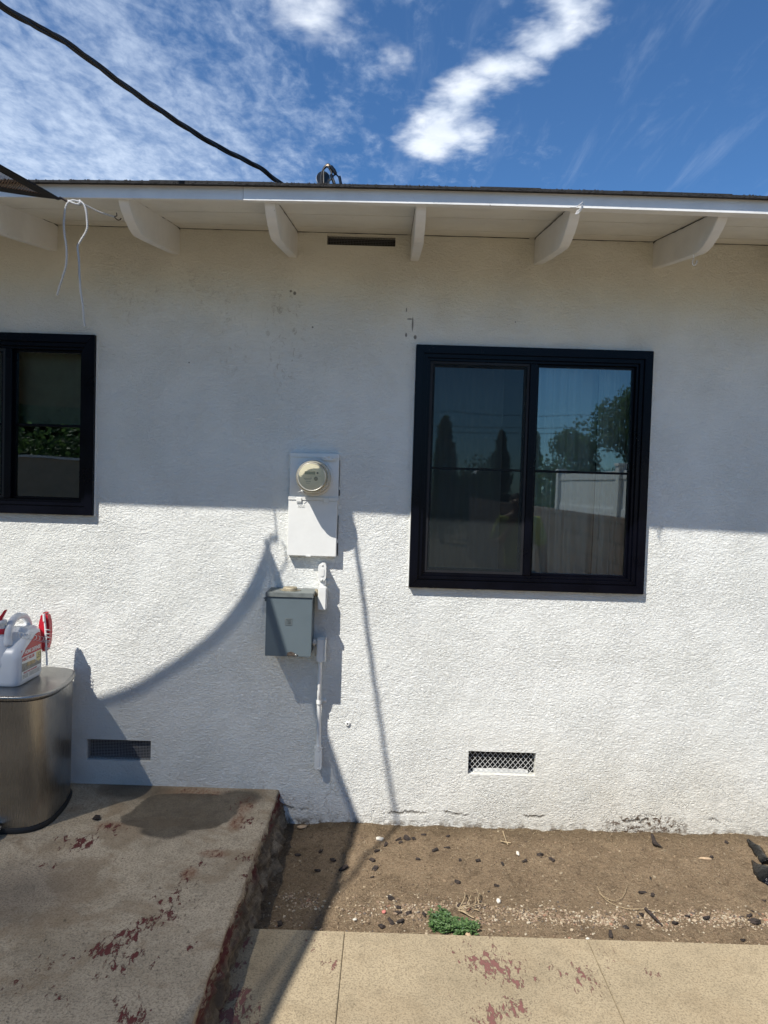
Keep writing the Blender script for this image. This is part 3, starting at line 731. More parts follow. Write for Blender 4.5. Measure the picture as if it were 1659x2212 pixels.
# curtains inside
def curtain(x0, x1, z0, z1, amp, per, label, yb=.16):
    mb = MB(); n = 160; rows = []
    for i in range(n+1):
        x = x0+(x1-x0)*i/n; ph = x/per*2*math.pi
        y = yb+amp*math.sin(ph+1.3*math.sin(x*9))+amp*.4*math.sin(ph*2.3)
        rows.append([mb.b.verts.new((x+.004*math.sin(zz*5), y+.004*math.sin(zz*4+x*8), zz)) for zz in (z0, z0+.4, z0+.8, z1)])
    for p, q in zip(rows, rows[1:]):
        for k in range(3): f = mb.b.faces.new((p[k], q[k], q[k+1], p[k+1])); f.smooth = True
    return tag(mb.done('curtain', 'curtain', origin=((x0+x1)/2, yb, z0)), label, 'curtain', 'curtains hanging inside the windows')
curtain(.74, .99, .9, 2.55, .016, .085, 'pale hanging curtain folded at the left side of the right glass pane', .11)
curtain(.98, 1.12, .9, 2.55, .010, .12, 'middle fold of sheer curtain behind the right glass pane', .24)
curtain(1.10, 1.30, .9, 2.55, .014, .07, 'pale narrow curtain at the far right edge of the large window', .17)
curtain(.16, .62, .9, 2.55, .012, .11, 'dim curtain behind the left sliding pane with the insect screen', .30)
mb = MB(); mb.box(-2.6, -1.53, .14, .15, 2.03, 2.46); tag(mb.done('window_blind', 'blind', origin=(-2.06, .15, 2.46)), 'grey green blind pulled half down inside the small left window', 'blind')

# ------------------------------------------------------------------ electric meter
mp = empty('electric_meter', (-.368, 0, 1.392), 'white painted electric meter panel with round glass meter fixed on the stucco wall', 'electric meter')
xa, xb = -.492, -.246
mb = MB(); mb.box(xa, xb, -.030, -.0005, 1.665, 1.9105, bev=.003); mb.done('meter_panel', 'meter_paint', mp)
mb = MB(); mb.box(xa-.001, xb+.001, -.034, -.0305, 1.888, 1.908, bev=.001); mb.done('trim_strip', 'meter_paint', mp)
mb = MB(); mb.box(xa-.003, xb+.003, -.037, -.0305, 1.673, 1.690, bev=.0015); mb.done('trim_strip', 'meter_paint', mp)
mb = MB(); mb.box(xa-.002, xb-.002, -.034, -.0005, 1.392, 1.6725, bev=.0025); cov = mb.done('cover_door', 'meter_paint', mp)
mb = MB(); mb.box(-.40, -.375, -.0365, -.0345, 1.390, 1.394); mb.done('pull_tab', 'meter_paint', cov)
for xl in (-.441, -.304):
    mb = MB(); mb.box(xl-.013, xl+.013, -.041, -.0375, 1.664, 1.686, bev=.0015); mb.box(xl-.012, xl+.012, -.0385, -.0345, 1.658, 1.6635, bev=.001); mb.done('latch_tab', 'meter_paint', mp)
for (z0g, z1g, wg) in ((1.395, 1.46, .004), (1.48, 1.60, .0018), (1.70, 1.73, .005), (1.745, 1.88, .0016)):
    mb = MB(); mb.box(xb+.0012, xb+.0012+wg, -.004, -.0004, z0g, z1g); mb.done('sealant_gap', 'black', mp)
mb = MB(); mb.box(xa-.004, xa-.0022, -.004, -.0004, 1.69, 1.78); mb.done('sealant_gap', 'black', mp)
text_obj('embossed_number', '9505', .017, (-.447, -.0343, 1.637), (1, 0, 0), (0, 0, 1), 'meter_paint', mp, depth=.003)
mb = MB(); pts = []
for k in range(13): a = math.pi/2+math.pi*k/12; pts.append((-.322+.0115*math.cos(a), -.0345, 1.888+.0115*math.sin(a)))
for k in range(13): a = -math.pi/2+math.pi*k/12; pts.append((-.270+.0115*math.cos(a), -.0345, 1.886+.0115*math.sin(a)))
mb.prism(pts, (0, -.006, 0), bev=.001); br = mb.done('lock_bracket', 'meter_paint', mp)
for (x, z) in ((-.318, 1.888), (-.296, 1.894), (-.273, 1.886)):
    mb = MB(); mb.lathe([(.0055, 0), (.0055, .003), (.003, .005)], (x, -.0405, z), n=14); mb.done('bolt', 'meter_paint', br)
mc = (-.3665, -.031, 1.789)
mb = MB(); mb.lathe([(.092, .0), (.094, .004), (.094, .010), (.088, .013), (.0865, .013)], mc, n=56); mb.done('socket_ring', 'ring', mp)
met = MB(); met.lathe([(.0855, .0135), (.0855, .018), (.079, .021), (.078, .055), (.074, .060), (.0725, .061)], mc, n=56); body = met.done('meter_body', 'meter_body', mp)
mb = MB(); mb.lathe([(.0838, .0215), (.0815, .030), (.0795, .085), (.0775, .100), (.071, .110), (.062, .1125), (.0612, .1120)], mc, n=56)
cv = mb.done('glass_cover', 'cover', mp)
mb = MB(); mb.lathe([(.068, .0615), (.068, .096), (.064, .098)], mc, n=48); face = mb.done('meter_face', 'meter_face', mp)
fx, fy, fz = mc[0], mc[1]-.0985, mc[2]
mb = MB(); mb.tube([(mc[0]+.0665*math.cos(a), mc[1]-.1125, mc[2]+.0665*math.sin(a)) for a in [2*math.pi*k/56 for k in range(57)]], .0028, 8, caps=False); mb.done('bezel_ring', 'meter_body', mp)
mb = MB(); mb.box(fx-.036, fx+.016, fy-.0012, fy, fz+.012, fz+.027, bev=.0006); d_ = mb.done('display', 'lcd', mp)
mb = MB()
for (x, z, r) in ((fx+.026, fz+.020, .0055), (fx+.019, fz-.008, .0100)): mb.lathe([(r, 0), (r, .002), (r*.7, .0035)], (x, fy, z), n=20)
mb.done('sensor_button', 'black', mp)
mb = MB()
for (x0, x1, z, h) in ((-.022, .000, .034, .0016), (-.056, .045, .0055, .0008), (-.040, .0, -.0085, .0022), (-.036, -.006, -.0135, .0014), (-.030, -.006, -.022, .0016), (-.028, -.010, -.031, .0012)):
    mb.box(fx+x0, fx+x1, fy-.0004, fy+.0002, fz+z-h/2, fz+z+h/2)
mb.done('print_lines', 'ink', mp)
text_obj('serial_print', 'KILOWATTHOURS', .0050, (fx-.042, fy-.0006, fz-.003), (1, 0, 0), (0, 0, 1), 'ink', mp)
mb = MB(); mb.tube(smooth_curve([(-.427, -.055, 1.722), (-.418, -.060, 1.716), (-.409, -.058, 1.706)]), .0035, 8); mb.tube([(-.424, -.058, 1.720), (-.445, -.062, 1.712)], .0010, 6); mb.done('seal_tag', 'label_white', mp)

# ------------------------------------------------------------------ grey disconnect box
BX = -.1643
gb = empty('disconnect_box', (-.46, 0, .90), 'grey metal disconnect box with hinged cover on the white wall below the meter', 'electrical box')
gl_, gr_ = W(572, 1416, BX).x, W(675, 1291, BX).x
zb_, zt_ = W(620, 1418, BX).z, W(620, 1290, BX).z
mb = MB(); mb.box(gl_+.004, gr_-.004, -.145, -.0005, zb_+.004, zt_+.006, bev=.002); mb.done('box_body', 'grey_steel', gb)
mb = MB(); mb.box(gl_, gr_, BX, -.1455, zb_, zt_-.0015, bev=.0025); cvr = mb.done('front_cover', 'grey_steel', gb)
mb = MB()
mb.prism([(gl_-.003, BX-.006, zt_), (gl_-.003, BX-.006, zt_+.022), (gl_-.003, -.001, zt_+.0235), (gl_-.003, -.001, zt_+.010), (gl_-.003, -.147, zt_+.008), (gl_-.003, -.147, zt_)], (gr_-gl_+.008, 0, 0), bev=.0015)
mb.done('rain_hood', 'grey_top', gb)
hx, hz = W(627, 1272, -.088).x, zt_+.0245
mb = MB(); mb.lathe([(.054, .0), (.054, .003)], (hx, -.088, hz-.002), (0, 0, 1), 6, sx=.72); mb.lathe([(.036, .003), (.036, .012), (.032, .017), (.012, .0185)], (hx, -.088, hz-.002), (0, 0, 1), 32, sx=.9); mb.done('hub_cap', 'hub', gb)
ex, ez = W((950+459/2.458)/1.823, (2200+611/2.458)/1.823, BX).x, W((950+459/2.458)/1.823, (2200+611/2.458)/1.823, BX).z
mb = MB(); frame_rect(mb, ex-.0165, ex+.0165, ez-.0165, ez+.0165, .0026, BX-.0018, BX+.0002, .0006); frame_rect(mb, ex-.0095, ex+.0095, ez-.0095, ez+.0095, .0020, BX-.0018, BX+.0002, .0005); mb.done('emblem', 'grey_top', cvr)
text_obj('emblem_letter', 'D', .014, (ex-.0042, BX-.0012, ez-.0048), (1, 0, 0), (0, 0, 1), 'grey_top', cvr, depth=.002)
lx = W(631, 1412, BX).x; lz = W(631, 1412, BX).z
mb = MB(); mb.prism([(lx-.026, BX-.001, lz-.010), (lx+.026, BX-.001, lz-.010), (lx+.028, BX-.001, lz-.004), (lx+.014, BX-.001, lz+.002), (lx-.004, BX-.001, lz+.011), (lx-.012, BX-.001, lz+.009), (lx-.022, BX-.001, lz+.006)], (0, -.006, 0), bev=.001); la = mb.done('latch', 'rust', gb)
mb = MB(); mb.lathe([(.0055, 0), (.0055, .004), (.003, .006)], (lx+.019, BX-.0075, lz-.004), n=14); mb.done('screw', 'bolt', la)
mb = MB(); mb.box(gl_-.006, gl_-.0005, -.172, -.155, zt_-.022, zt_-.002, bev=.001); mb.tube([(gl_-.012, -.165, zt_-.008), (gl_-.001, -.165, zt_-.008)], .003, 8); mb.done('hinge_pin', 'grey_steel', gb)

# ------------------------------------------------------------------ conduit run
cr_ = empty('conduit', (-.31, 0, .35), 'white painted electrical conduit with pull fittings beside the grey box', 'conduit')
g6 = lambda X, Y, y: W((950+X/2.4583)/1.823, (2200+Y/2.4583)/1.823, y)
def oval(mb, x0, x1, z0, z1, y, d, bev=.002):
    r = (x1-x0)/2; xm = (x0+x1)/2; p = []
    for k in range(17): a = math.pi*k/16; p.append((xm+r*math.cos(a), y, z1-r+r*math.sin(a)))
    for k in range(17): a = math.pi+math.pi*k/16; p.append((xm+r*math.cos(a), y, z0+r+r*math.sin(a)))
    mb.prism(p, (0, d, 0), bev=bev)
def fitting_oval(X0, X1, Y0, Y1, yf, name):
    a = g6(X0, Y1, yf); b_ = g6(X1, Y0, yf)
    mb = MB(); oval(mb, a.x+.002, b_.x-.002, a.z+.002, b_.z-.002, yf+.006, -yf-.0065, .003); f = mb.done('conduit_body', 'meter_paint', cr_)
    mb = MB(); oval(mb, a.x, b_.x, a.z, b_.z, yf+.0055, -.005, .0018)
    oval(mb, a.x+.011, b_.x-.011, a.z+.024, b_.z-.024, yf+.0003, -.002, .0008); mb.done('cover_plate', 'meter_paint', f)
    for zz in (a.z+.010, b_.z-.010):
        mb = MB(); mb.lathe([(.0042, 0), (.0042, .002), (.002, .0032)], ((a.x+b_.x)/2, yf+.0003, zz), n=12); mb.done('screw', 'rust' if zz > .9 and False else 'meter_paint', f)
    return a, b_
a1_, b1_ = fitting_oval(745, 829, 42, 215, -.060, 'u')
a3_, b3_ = fitting_oval(708, 785, 1835, 2045, -.040, 'l')
# strap between the oval fitting and the boxy elbow
s0 = g6(735, 255, -.055); s1 = g6(852, 222, -.055)
mb = MB(); mb.box(s0.x, s1.x, -.008, -.0005, s0.z, s1.z, bev=.001); mb.tube([(g6(790, 210, -.035).x, -.035, g6(790, 205, -.035).z), (g6(790, 270, -.035).x, -.035, g6(790, 275, -.035).z)], .017, 20); mb.lathe([(.004, 0), (.004, .003)], (s1.x-.006, -.008, (s0.z+s1.z)/2), n=10); mb.done('conduit_strap', 'meter_paint', cr_)
a2_ = g6(742, 490, -.064); b2_ = g6(828, 270, -.064)
mb = MB(); mb.prism([(a2_.x, -.064, a2_.z), (a2_.x, -.064, b2_.z-.012), (a2_.x+.010, -.064, b2_.z+.002), (b2_.x, -.064, b2_.z), (b2_.x, -.064, a2_.z), ], (0, .052, 0), bev=.0035); mb.done('elbow_fitting', 'meter_paint', cr_)
mb = MB(); mb.tube([(gr_-.003, -.040, b2_.z-.035), (a2_.x+.005, -.040, b2_.z-.035)], .014, 16); mb.tube([(gr_, -.040, b2_.z-.035), (gr_+.012, -.040, b2_.z-.035)], .019, 8); mb.done('conduit_nipple', 'hub', cr_)
a4_ = g6(729, 1000, -.072); b4_ = g6(820, 775, -.072)
mb = MB(); mb.prism([(a4_.x, -.068, a4_.z+.010), (a4_.x, -.068, b4_.z), (b4_.x-.005, -.068, b4_.z), (b4_.x-.005, -.068, a4_.z+.006), (a4_.x+.022, -.068, a4_.z-.002), (a4_.x+.006, -.068, a4_.z)], (0, .048, 0), bev=.004)
mb.prism([(b4_.x-.0045, -.071, a4_.z+.004), (b4_.x-.0045, -.071, b4_.z+.001), (b4_.x-.0045, -.018, b4_.z+.001), (b4_.x-.0045, -.018, a4_.z+.004)], (.0045, 0, 0), bev=.001)
mb.done('elbow_fitting', 'meter_paint', cr_)
mb = MB(); mb.tube([(gr_-.003, -.045, b4_.z-.022), (a4_.x+.004, -.045, b4_.z-.022)], .013, 16); mb.tube([(gr_, -.045, b4_.z-.022), (gr_+.010, -.045, b4_.z-.022)], .018, 8)
mb.lathe([(.005, 0), (.005, .004)], (gr_+.010, -.066, b4_.z-.008), n=10); mb.done('conduit_nipple', 'meter_paint', cr_)
px = g6(762, 1100, -.046).x; pxb = g6(752, 1700, -.024).x
zt1 = a4_.z+.004; zm1 = g6(760, 1230, -.066).z; zm2 = g6(757, 1370, -.03).z; zb1 = g6(750, 1805, -.024).z
path = [(px, -.046, zt1), (px, -.046, zm1+.05), (px, -.045, zm1+.012), (px-.0005, -.038, (zm1+zm2)/2), (px-.001, -.028, zm2+.005), (px-.002, -.025, zm2-.03), (pxb, -.024, zb1)]
mb = MB(); mb.tube(smooth_curve(path, 8), .0107, 18); mb.done('pipe', 'meter_paint', cr_)
mb = MB(); zc = g6(757, 1385, -.03).z
mb.tube([(px-.0015, -.028, zc-.008), (px-.0018, -.027, zc+.008)], .0132, 18); mb.box(px-.002, px+.034, -.006, -.0005, zc-.009, zc+.009, bev=.001)
mb.lathe([(.008, 0), (.008, .003), (.004, .004)], (px+.026, -.006, zc), n=16); mb.box(px-.024, px-.008, -.005, -.0005, zc-.008, zc+.010, bev=.001); mb.done('conduit_strap', 'meter_paint', cr_)
mb = MB(); mb.tube([(pxb, -.026, zb1-.014), (pxb, -.026, zb1+.004)], .0155, 18)
for s_ in (-1, 1): mb.tube([(pxb+s_*.012, -.028, zb1-.008), (pxb+s_*.021, -.030, zb1-.008)], .0035, 8)
mb.done('connector', 'meter_paint', cr_)
for o_ in [o for o in bpy.data.objects if o.parent is cr_ or (o.parent and o.parent.parent is cr_)]: o_.data.transform(Matrix.Diagonal((1, 1.29, 1, 1)))
for o_ in [o for o in bpy.data.objects if o.parent is mp or (o.parent and o.parent.parent is mp)]: o_.data.transform(Matrix.Diagonal((1, 1.22, 1, 1)))
kn = W(751, 1563)
mb = MB(); mb.lathe([(.0125, .0), (.0125, .004), (.010, .007), (.0035, .0075), (.003, .003)], (kn.x, -.0005, kn.z), n=24); k_ = mb.done('wall_plug', 'meter_paint', origin=(kn.x, 0, kn.z))
tag(k_, 'small round white wall plug with dark centre hole right of the conduit', 'wall plug')
mb = MB(); mb.lathe([(.0034, .0076), (.0034, .0082)], (kn.x, -.0005, kn.z), n=12); mb.done('hole_insert', 'black', k_)

# ------------------------------------------------------------------ weatherhead and service cable
wh = empty('weatherhead', (-.37, .06, 3.10), 'grey metal weatherhead with looped black wires on top of the dark roof edge', 'weatherhead')
g9 = lambda X, Y, y: W((1200+X/8.295)/1.823, (620+Y/8.295)/1.823, y)
c0 = g9(610, 720, .06); rr_ = .038
mb = MB(); mb.tube([(c0.x, .085, 3.02), (c0.x, .085, c0.z+.005)], .019, 18); mb.done('mast_pipe', 'zinc', wh)
mb = MB(); mb.lathe([(rr_*.92, .0), (rr_, .008), (rr_*.97, .020), (rr_*.75, .046), (rr_*.3, .060)], (c0.x, .045, c0.z), (0, 1, 0), 30); mb.done('hood', 'zinc', wh)
mb = MB(); mb.lathe([(rr_*.88, .0), (rr_*.88, .006)], (c0.x, .040, c0.z), (0, 1, 0), 30); mb.done('face_plate', 'black', wh)
for (nm, mt_, pts, r) in (('ground_wire', 'bare', [(620, 860), (618, 640), (612, 500), (650, 350), (710, 265), (790, 262)], .0029), ('wire', 'cable', [(560, 860), (570, 560), (610, 380), (690, 270), (770, 225), (850, 300), (960, 430), (1030, 530)], .0052),
                          ('wire', 'cable', [(520, 860), (540, 620), (600, 420), (700, 300), (790, 330), (870, 480), (870, 620), (930, 720), (980, 860)], .0056), ('wire', 'cable', [(800, 770), (880, 690), (950, 590), (1020, 560), (1090, 620), (1130, 720), (1160, 870)], .0036)):
    mb = MB(); mb.tube([g9(X, Y, .03-.002*i) for i, (X, Y) in enumerate(pts)] if len(pts) < 3 else smooth_curve([g9(X, Y, .03-.003*i) for i, (X, Y) in enumerate(pts)]), r, 10); mb.done(nm, mt_, wh)
mb = MB(); mb.tube([g9(850, 300, .012), g9(950, 430, .012), g9(1010, 530, .012)], [.010, .011, .009], 12); mb.tube([g9(860, 560, .012), g9(900, 680, .012), g9(960, 850, .012)], .008, 12); mb.tube([g9(1130, 620, .0), g9(1155, 740, .0), g9(1180, 870, .0)], .0075, 12); mb.done('splice_sleeve', 'black', wh)
def cabp(u, v):
    d = ray(u, v); t_ = (-.432+.603*CAM.y-CAM.x)/(d.x-.603*d.y); return CAM+d*t_
cp = [cabp(*q) for q in ((0, 10), (75, 55), (150, 97), (300, 207), (450, 305), (560, 362), (598, 391))]
far = [(-6.6, -10.6, 11.2), (-4.6, -7.1, 7.7), (-3.0, -4.4, 5.0), (-2.0, -2.65, 3.66), (-1.56, -1.88, 3.31), (-1.35, -1.52, 3.245)]
path = resample(smooth_curve([Vector(f) for f in far]+cp+[Vector((-.44, -.03, 3.165)), Vector((-.39, .02, 3.20))], 10), .01)
mb = MB(); strands(mb, path, .0062, .0054, 3, .42, 8)
tag(mb.done('service_cable', 'cable', origin=(-.39, .02, 3.20)), 'twisted black overhead service cable running from upper left down to the roof', 'cable')

# ------------------------------------------------------------------ shade sail
edgeA = [(-1.310, -.800, 2.837), (-1.322, -.90, 2.830), (-1.400, -1.15, 2.834), (-1.482, -1.415, 2.835), (-1.519, -1.641, 2.817), (-1.565, -2.115, 2.770), (-1.595, -2.455, 2.732), (-1.681, -2.932, 2.705), (-1.85, -4.0, 2.72), (-2.2, -6.5, 2.80), (-2.8, -10.0, 2.95)]
edgeB = [(-1.310, -.800, 2.837), (-1.395, -.856, 2.825), (-1.572, -.955, 2.814), (-1.831, -1.066, 2.809), (-2.157, -1.171, 2.815), (-2.497, -1.261, 2.827), (-3.2, -1.38, 2.87), (-4.1, -1.47, 2.92), (-5.3, -1.6, 3.0), (-7.3, -2.5, 3.05), (-9.4, -5.0, 3.1)]
A_ = smooth_curve(edgeA, 4); B_ = smooth_curve(edgeB, 4)
sail = empty('shade_sail', edgeA[0], 'dark brown woven shade sail corner with black hem tied off near the eave', 'shade sail')
mb = MB(); rows = []
for a, b_ in zip(A_, B_):
    rows.append([mb.b.verts.new(a.lerp(b_, k/14)-Vector((0, 0, .10*math.sin(math.pi*k/14)*min(1, (a-b_).length/5)))) for k in range(15)])
for p, q in zip(rows, rows[1:]):
    for k in range(14): f = mb.b.faces.new((p[k], p[k+1], q[k+1], q[k])); f.smooth = True
mb.done('fabric', 'sail', sail)
for E_ in (A_, B_):
    mb = MB(); rows = []
    other = B_ if E_ is A_ else A_
    for i, p in enumerate(E_):
        d = (other[i]-p); d = d.normalized() if d.length > 1e-4 else (other[i+1]-E_[i+1]).normalized()
        w_ = min(.042, .012+.9*(other[i]-p).length*.35)
        rows.append([mb.b.verts.new(p+Vector((0, 0, .002))), mb.b.verts.new(p+d*w_+Vector((0, 0, .002))), mb.b.verts.new(p+d*w_-Vector((0, 0, .003))), mb.b.verts.new(p-Vector((0, 0, .003)))])
    for p, q in zip(rows, rows[1:]):
        for k in range(4): mb.b.faces.new((p[k], q[k], q[(k+1) % 4], p[(k+1) % 4]))
    bmesh.ops.recalc_face_normals(mb.b, faces=mb.b.faces)
    mb.done('hem', 'sail_hem', sail)
g1 = lambda X, Y, y: W((X/2.9625)/1.823, (600+Y/2.9625)/1.823, y)
mb = MB(); mb.tube([g1(695, 524, -.80), g1(745, 550, -.796), g1(795, 578, -.79)], .0042, 8); mb.done('corner_cord', plain('brown_cord', (.05, .035, .03), .8), sail)

rope = empty('tie_rope', tuple(g1(850, 590, -.675)), 'white twisted rope knotted at the sail corner with two loose ends hanging down', 'rope')
def rope_part(name, pts, r=.0022, off=.0021, pitch=.022):
    if name == 'rope_end': pts = [(X_, Y_, -.797) for X_, Y_, y_ in pts]
    if name == 'knot': pts = [(X_, Y_, -.79+.012*(X_-790)/150+(y_+.68)*.7) for X_, Y_, y_ in pts]
    mb = MB(); strands(mb, resample(smooth_curve([g1(*q) for q in pts], 6), .0022), r, off, 3, pitch, 5); return mb.done(name, 'rope', rope)
rope_part('rope_end', [(800, 578, -.68), (778, 610, -.675), (757, 680, -.67), (745, 850, -.665), (755, 980, -.66), (775, 1120, -.655), (772, 1300, -.65), (735, 1440, -.65), (692, 1570, -.65), (666, 1665, -.65)])
rope_part('rope_end', [(940, 575, -.672), (975, 605, -.672), (1003, 680, -.67), (1015, 800, -.665), (1015, 890, -.66), (978, 970, -.655), (928, 1050, -.65), (905, 1110, -.645), (920, 1250, -.64), (928, 1450, -.635), (940, 1620, -.63), (965, 1800, -.63), (975, 1920, -.63), (988, 2030, -.63)])
mbk = [(795, 585, -.685), (840, 562, -.69), (900, 570, -.688), (945, 590, -.682), (930, 612, -.676), (870, 600, -.672), (815, 575, -.676), (800, 565, -.682), (850, 590, -.694), (905, 608, -.692), (940, 580, -.685), (925, 558, -.678)]
rope_part('knot', mbk, .0024, .0022)
rope_part('tie_line', [(940, 585, -.778), (1050, 645, -.745), (1180, 705, -.705), (1330, 752, -.660)], .0020, .0018)
mb = MB(); mb.tube(smooth_curve([g1(1358, 705, -0.656), g1(1362, 740, -0.656), g1(1335, 752, -0.660), g1(1372, 788, -0.652), g1(1400, 785, -0.644), g1(1412, 770, -0.638)]), .0022, 8)
hk = mb.done('cup_hook', 'rust', origin=tuple(g1(1358, 740, -.656))); tag(hk, 'small metal hook screwed in the rafter where the white rope is tied', 'hook')
g2_ = lambda X, Y, y: W((2100+X/2.07375)/1.823, (700+Y/2.07375)/1.823, y)
mb = MB(); mb.tube(smooth_curve([g2_(1310, 625, -.505), g2_(1310, 655, -.505), g2_(1300, 695, -.505), g2_(1312, 716, -.505), g2_(1332, 700, -.505), g2_(1338, 675, -.505)]), .0022, 8)
tag(mb.done('cup_hook', 'wood', origin=tuple(g2_(1310, 625, -.505))), 'white painted hook hanging under the rightmost rafter tail', 'hook')
mb = MB()
for q in (((300, 240), (352, 238), (405, 198)), ((372, 262), (360, 270), (345, 300)), ((408, 215), (385, 250), (352, 300)), ((405, 240), (380, 275), (362, 297))):
    mb.tube(smooth_curve([g2_(X, Y, -.752-.006*i) for i, (X, Y) in enumerate(q)]), .0017, 6)
tag(mb.done('string_remnant', 'rope', origin=tuple(g2_(370, 240, -.755))), 'short white string ends caught on the fascia above a rafter tail', 'string')

# ------------------------------------------------------------------ trash can
tc = empty('trash_can', (-1.70, -.28, SLAB), 'brushed stainless steel step trash can standing on the patio slab', 'trash can')
half = [(-1.70, -.035), (-1.60, -.050), (-1.545, -.085), (-1.513, -.135), (-1.490, -.22), (-1.476, -.32), (-1.474, -.41), (-1.488, -.475), (-1.52, -.522), (-1.57, -.546), (-1.64, -.556), (-1.70, -.558)]
sm = [(p.x, p.y) for p in smooth_curve([(x, y, 0) for x, y in half], 5)]
outl = sm+[(-3.40-x, y) for x, y in sm[-2:0:-1]]
def offs(o_, d):
    cxm, cym = -1.70, -.29; r = []
    for x, y in o_:
        v = Vector((x-cxm, y-cym)); r.append((cxm+v.x*(1-d/v.length), cym+v.y*(1-d/v.length)))
    return r
def loft(mb, secs, cap0=True, cap1=True):
    rings = [[mb.b.verts.new((x, y, z)) for x, y in pts] for pts, z in secs]
    for a, b_ in zip(rings, rings[1:]):
        n = len(a)
        for k in range(n): f = mb.b.faces.new((a[k], a[(k+1) % n], b_[(k+1) % n], b_[k])); f.smooth = True
    bmesh.ops.recalc_face_normals(mb.b, faces=mb.b.faces)
    if cap0: mb.b.faces.new([mb.b.verts.new(v.co) for v in rings[0][::-1]])
    if cap1: mb.b.faces.new([mb.b.verts.new(v.co) for v in rings[-1]])
mb = MB(); loft(mb, [(offs(outl, .016), SLAB+.022), (offs(outl, .012), .740), (offs(outl, .012), .762)]); mb.done('body', 'steel', tc)
mb = MB(); loft(mb, [(offs(outl, .008), SLAB+.001), (offs(outl, .006), SLAB+.012), (offs(outl, .013), SLAB+.024)]); mb.done('base_rim', 'rubber', tc)
mb = MB(); loft(mb, [(offs(outl, .020), .7625), (offs(outl, .020), .767)]); mb.done('lid_seam', 'rubber', tc)
mb = MB(); loft(mb, [(offs(outl, .006), .7675), (offs(outl, .001), .770), (offs(outl, .0), .784), (offs(outl, .004), .7885), (offs(outl, .012), .790)]); mb.done('lid', 'steel', tc)
mb = MB(); mb.prism([(-1.75, -.552, .205), (-1.645, -.552, .205), (-1.635, -.60, .200), (-1.650, -.625, .197), (-1.75, -.625, .197)], (0, 0, .012), bev=.002); mb.done('pedal', 'steel', tc)

# ------------------------------------------------------------------ insect spray jug
JX, JZ = -1.650, .7905
jug = empty('spray_jug', (-1.715, -.30, JZ), 'white plastic jug of insect killer with red label standing on the trash can lid', 'jug')
def rrect(x0, x1, y0, y1, r, n=6):
    p = []
    for (cx_, cy_, a0) in ((x1-r, y1-r, 0), (x0+r, y1-r, 90), (x0+r, y0+r, 180), (x1-r, y0+r, 270)):
        for k in range(n+1): a = R(a0+90*k/n); p.append((cx_+r*math.cos(a), cy_+r*math.sin(a)))
    return p
S_ = []
for (z, x0, x1, y0, y1, r) in ((0, -.138, -.008, .008, .232, .03), (.004, -.145, -.002, .002, .238, .035), (.02, -.148, 0, 0, .24, .036), (.125, -.148, 0, 0, .24, .036), (.15, -.146, -.001, .010, .24, .036), (.175, -.144, -.002, .033, .24, .034), (.20, -.138, -.004, .062, .24, .032), (.222, -.128, -.009, .095, .238, .028), (.238, -.116, -.022, .118, .230, .024), (.247, -.10, -.040, .135, .215, .018)):
    S_.append(([(JX+x, -.42+y) for x, y in rrect(x0, x1, y0, y1, r)], JZ+z))
mb = MB(); loft(mb, S_); mb.done('body', 'jug', jug)
hz0 = JZ+.20
mb = MB(); mb.tube(smooth_curve([(JX-.07, -.415+.035, hz0-.015), (JX-.07, -.375, hz0+.045), (JX-.07, -.345, hz0+.085), (JX-.07, -.30, hz0+.10), (JX-.07, -.245, hz0+.095), (JX-.07, -.205, hz0+.065), (JX-.07, -.185, hz0+.025), (JX-.07, -.185, hz0-.01)], 6), [.020]*3+[.0165]*37+[.020]*3, 16); mb.done('handle', 'jug', jug)
nx_, ny_ = JX-.105, -.385
mb = MB(); mb.lathe([(.055, 0), (.048, .045), (.036, .09), (.025, .12), (.021, .135)], (nx_, ny_+.01, JZ+.10), (0, 0, 1), 26); mb.done('neck', 'jug', jug)
mb = MB(); mb.lathe([(.025, 0), (.025, .020), (.023, .024)], (nx_, ny_+.01, JZ+.2355), (0, 0, 1), 26); mb.done('collar', 'red', jug)
mb = MB(); mb.lathe([(.021, 0), (.021, .018), (.026, .022), (.026, .034), (.020, .040)], (nx_, ny_+.01, JZ+.260), (0, 0, 1), 26); mb.done('cap', 'label_white', jug)
mb = MB(); mb.prism([(nx_-.010, ny_-.012, JZ+.290), (nx_+.012, ny_-.012, JZ+.300), (nx_+.036, ny_-.012, JZ+.350), (nx_+.026, ny_-.012, JZ+.348), (nx_+.006, ny_-.012, JZ+.318), (nx_-.020, ny_-.012, JZ+.312)], (0, .014, 0), bev=.002); mb.done('spout_tab', 'red', jug)
# label on the broad side facing +x
lab = MB(); yl0, yl1 = -.390, -.205
L0 = JX+.0006
def LP(y, z, dx=0.0): return (L0+dx, y, JZ+z)
lab.prism([LP(yl0, .022), LP(yl1, .022), LP(yl1, .128), LP(yl0, .128)], (.0006, 0, 0)); lb = lab.done('label', 'label_white', jug)
def AX(z): return JX+.0012-max(0, z-.129)*.045-(.0018 if z > .2 else 0)
ap = [(yl0, .129), (yl1+.003, .129), (yl1+.003, .165), (yl1+.003, .205), (yl1-.012, .214), (yl1-.045, .211), (yl1-.085, .192), (yl0+.040, .163)]
red = MB(); red.prism([(AX(z)-.003, y, JZ+z) for y, z in ap], (.003, 0, 0)); red.done('label_arch', 'label_red', jug)
text_obj('label_title', 'HOME DEFENSE', .024, (AX(.16)+.0012, yl0+.026, JZ+.138), (0, 1, 0), (-.03, 0, 1), 'label_white', jug, width=.148, bold=.0006)
text_obj('label_name', 'INSECT KILLER', .019, LP(yl0+.004, .110, .0009), (0, 1, 0), (0, 0, 1), 'label_red', jug, width=.112, bold=.0006)
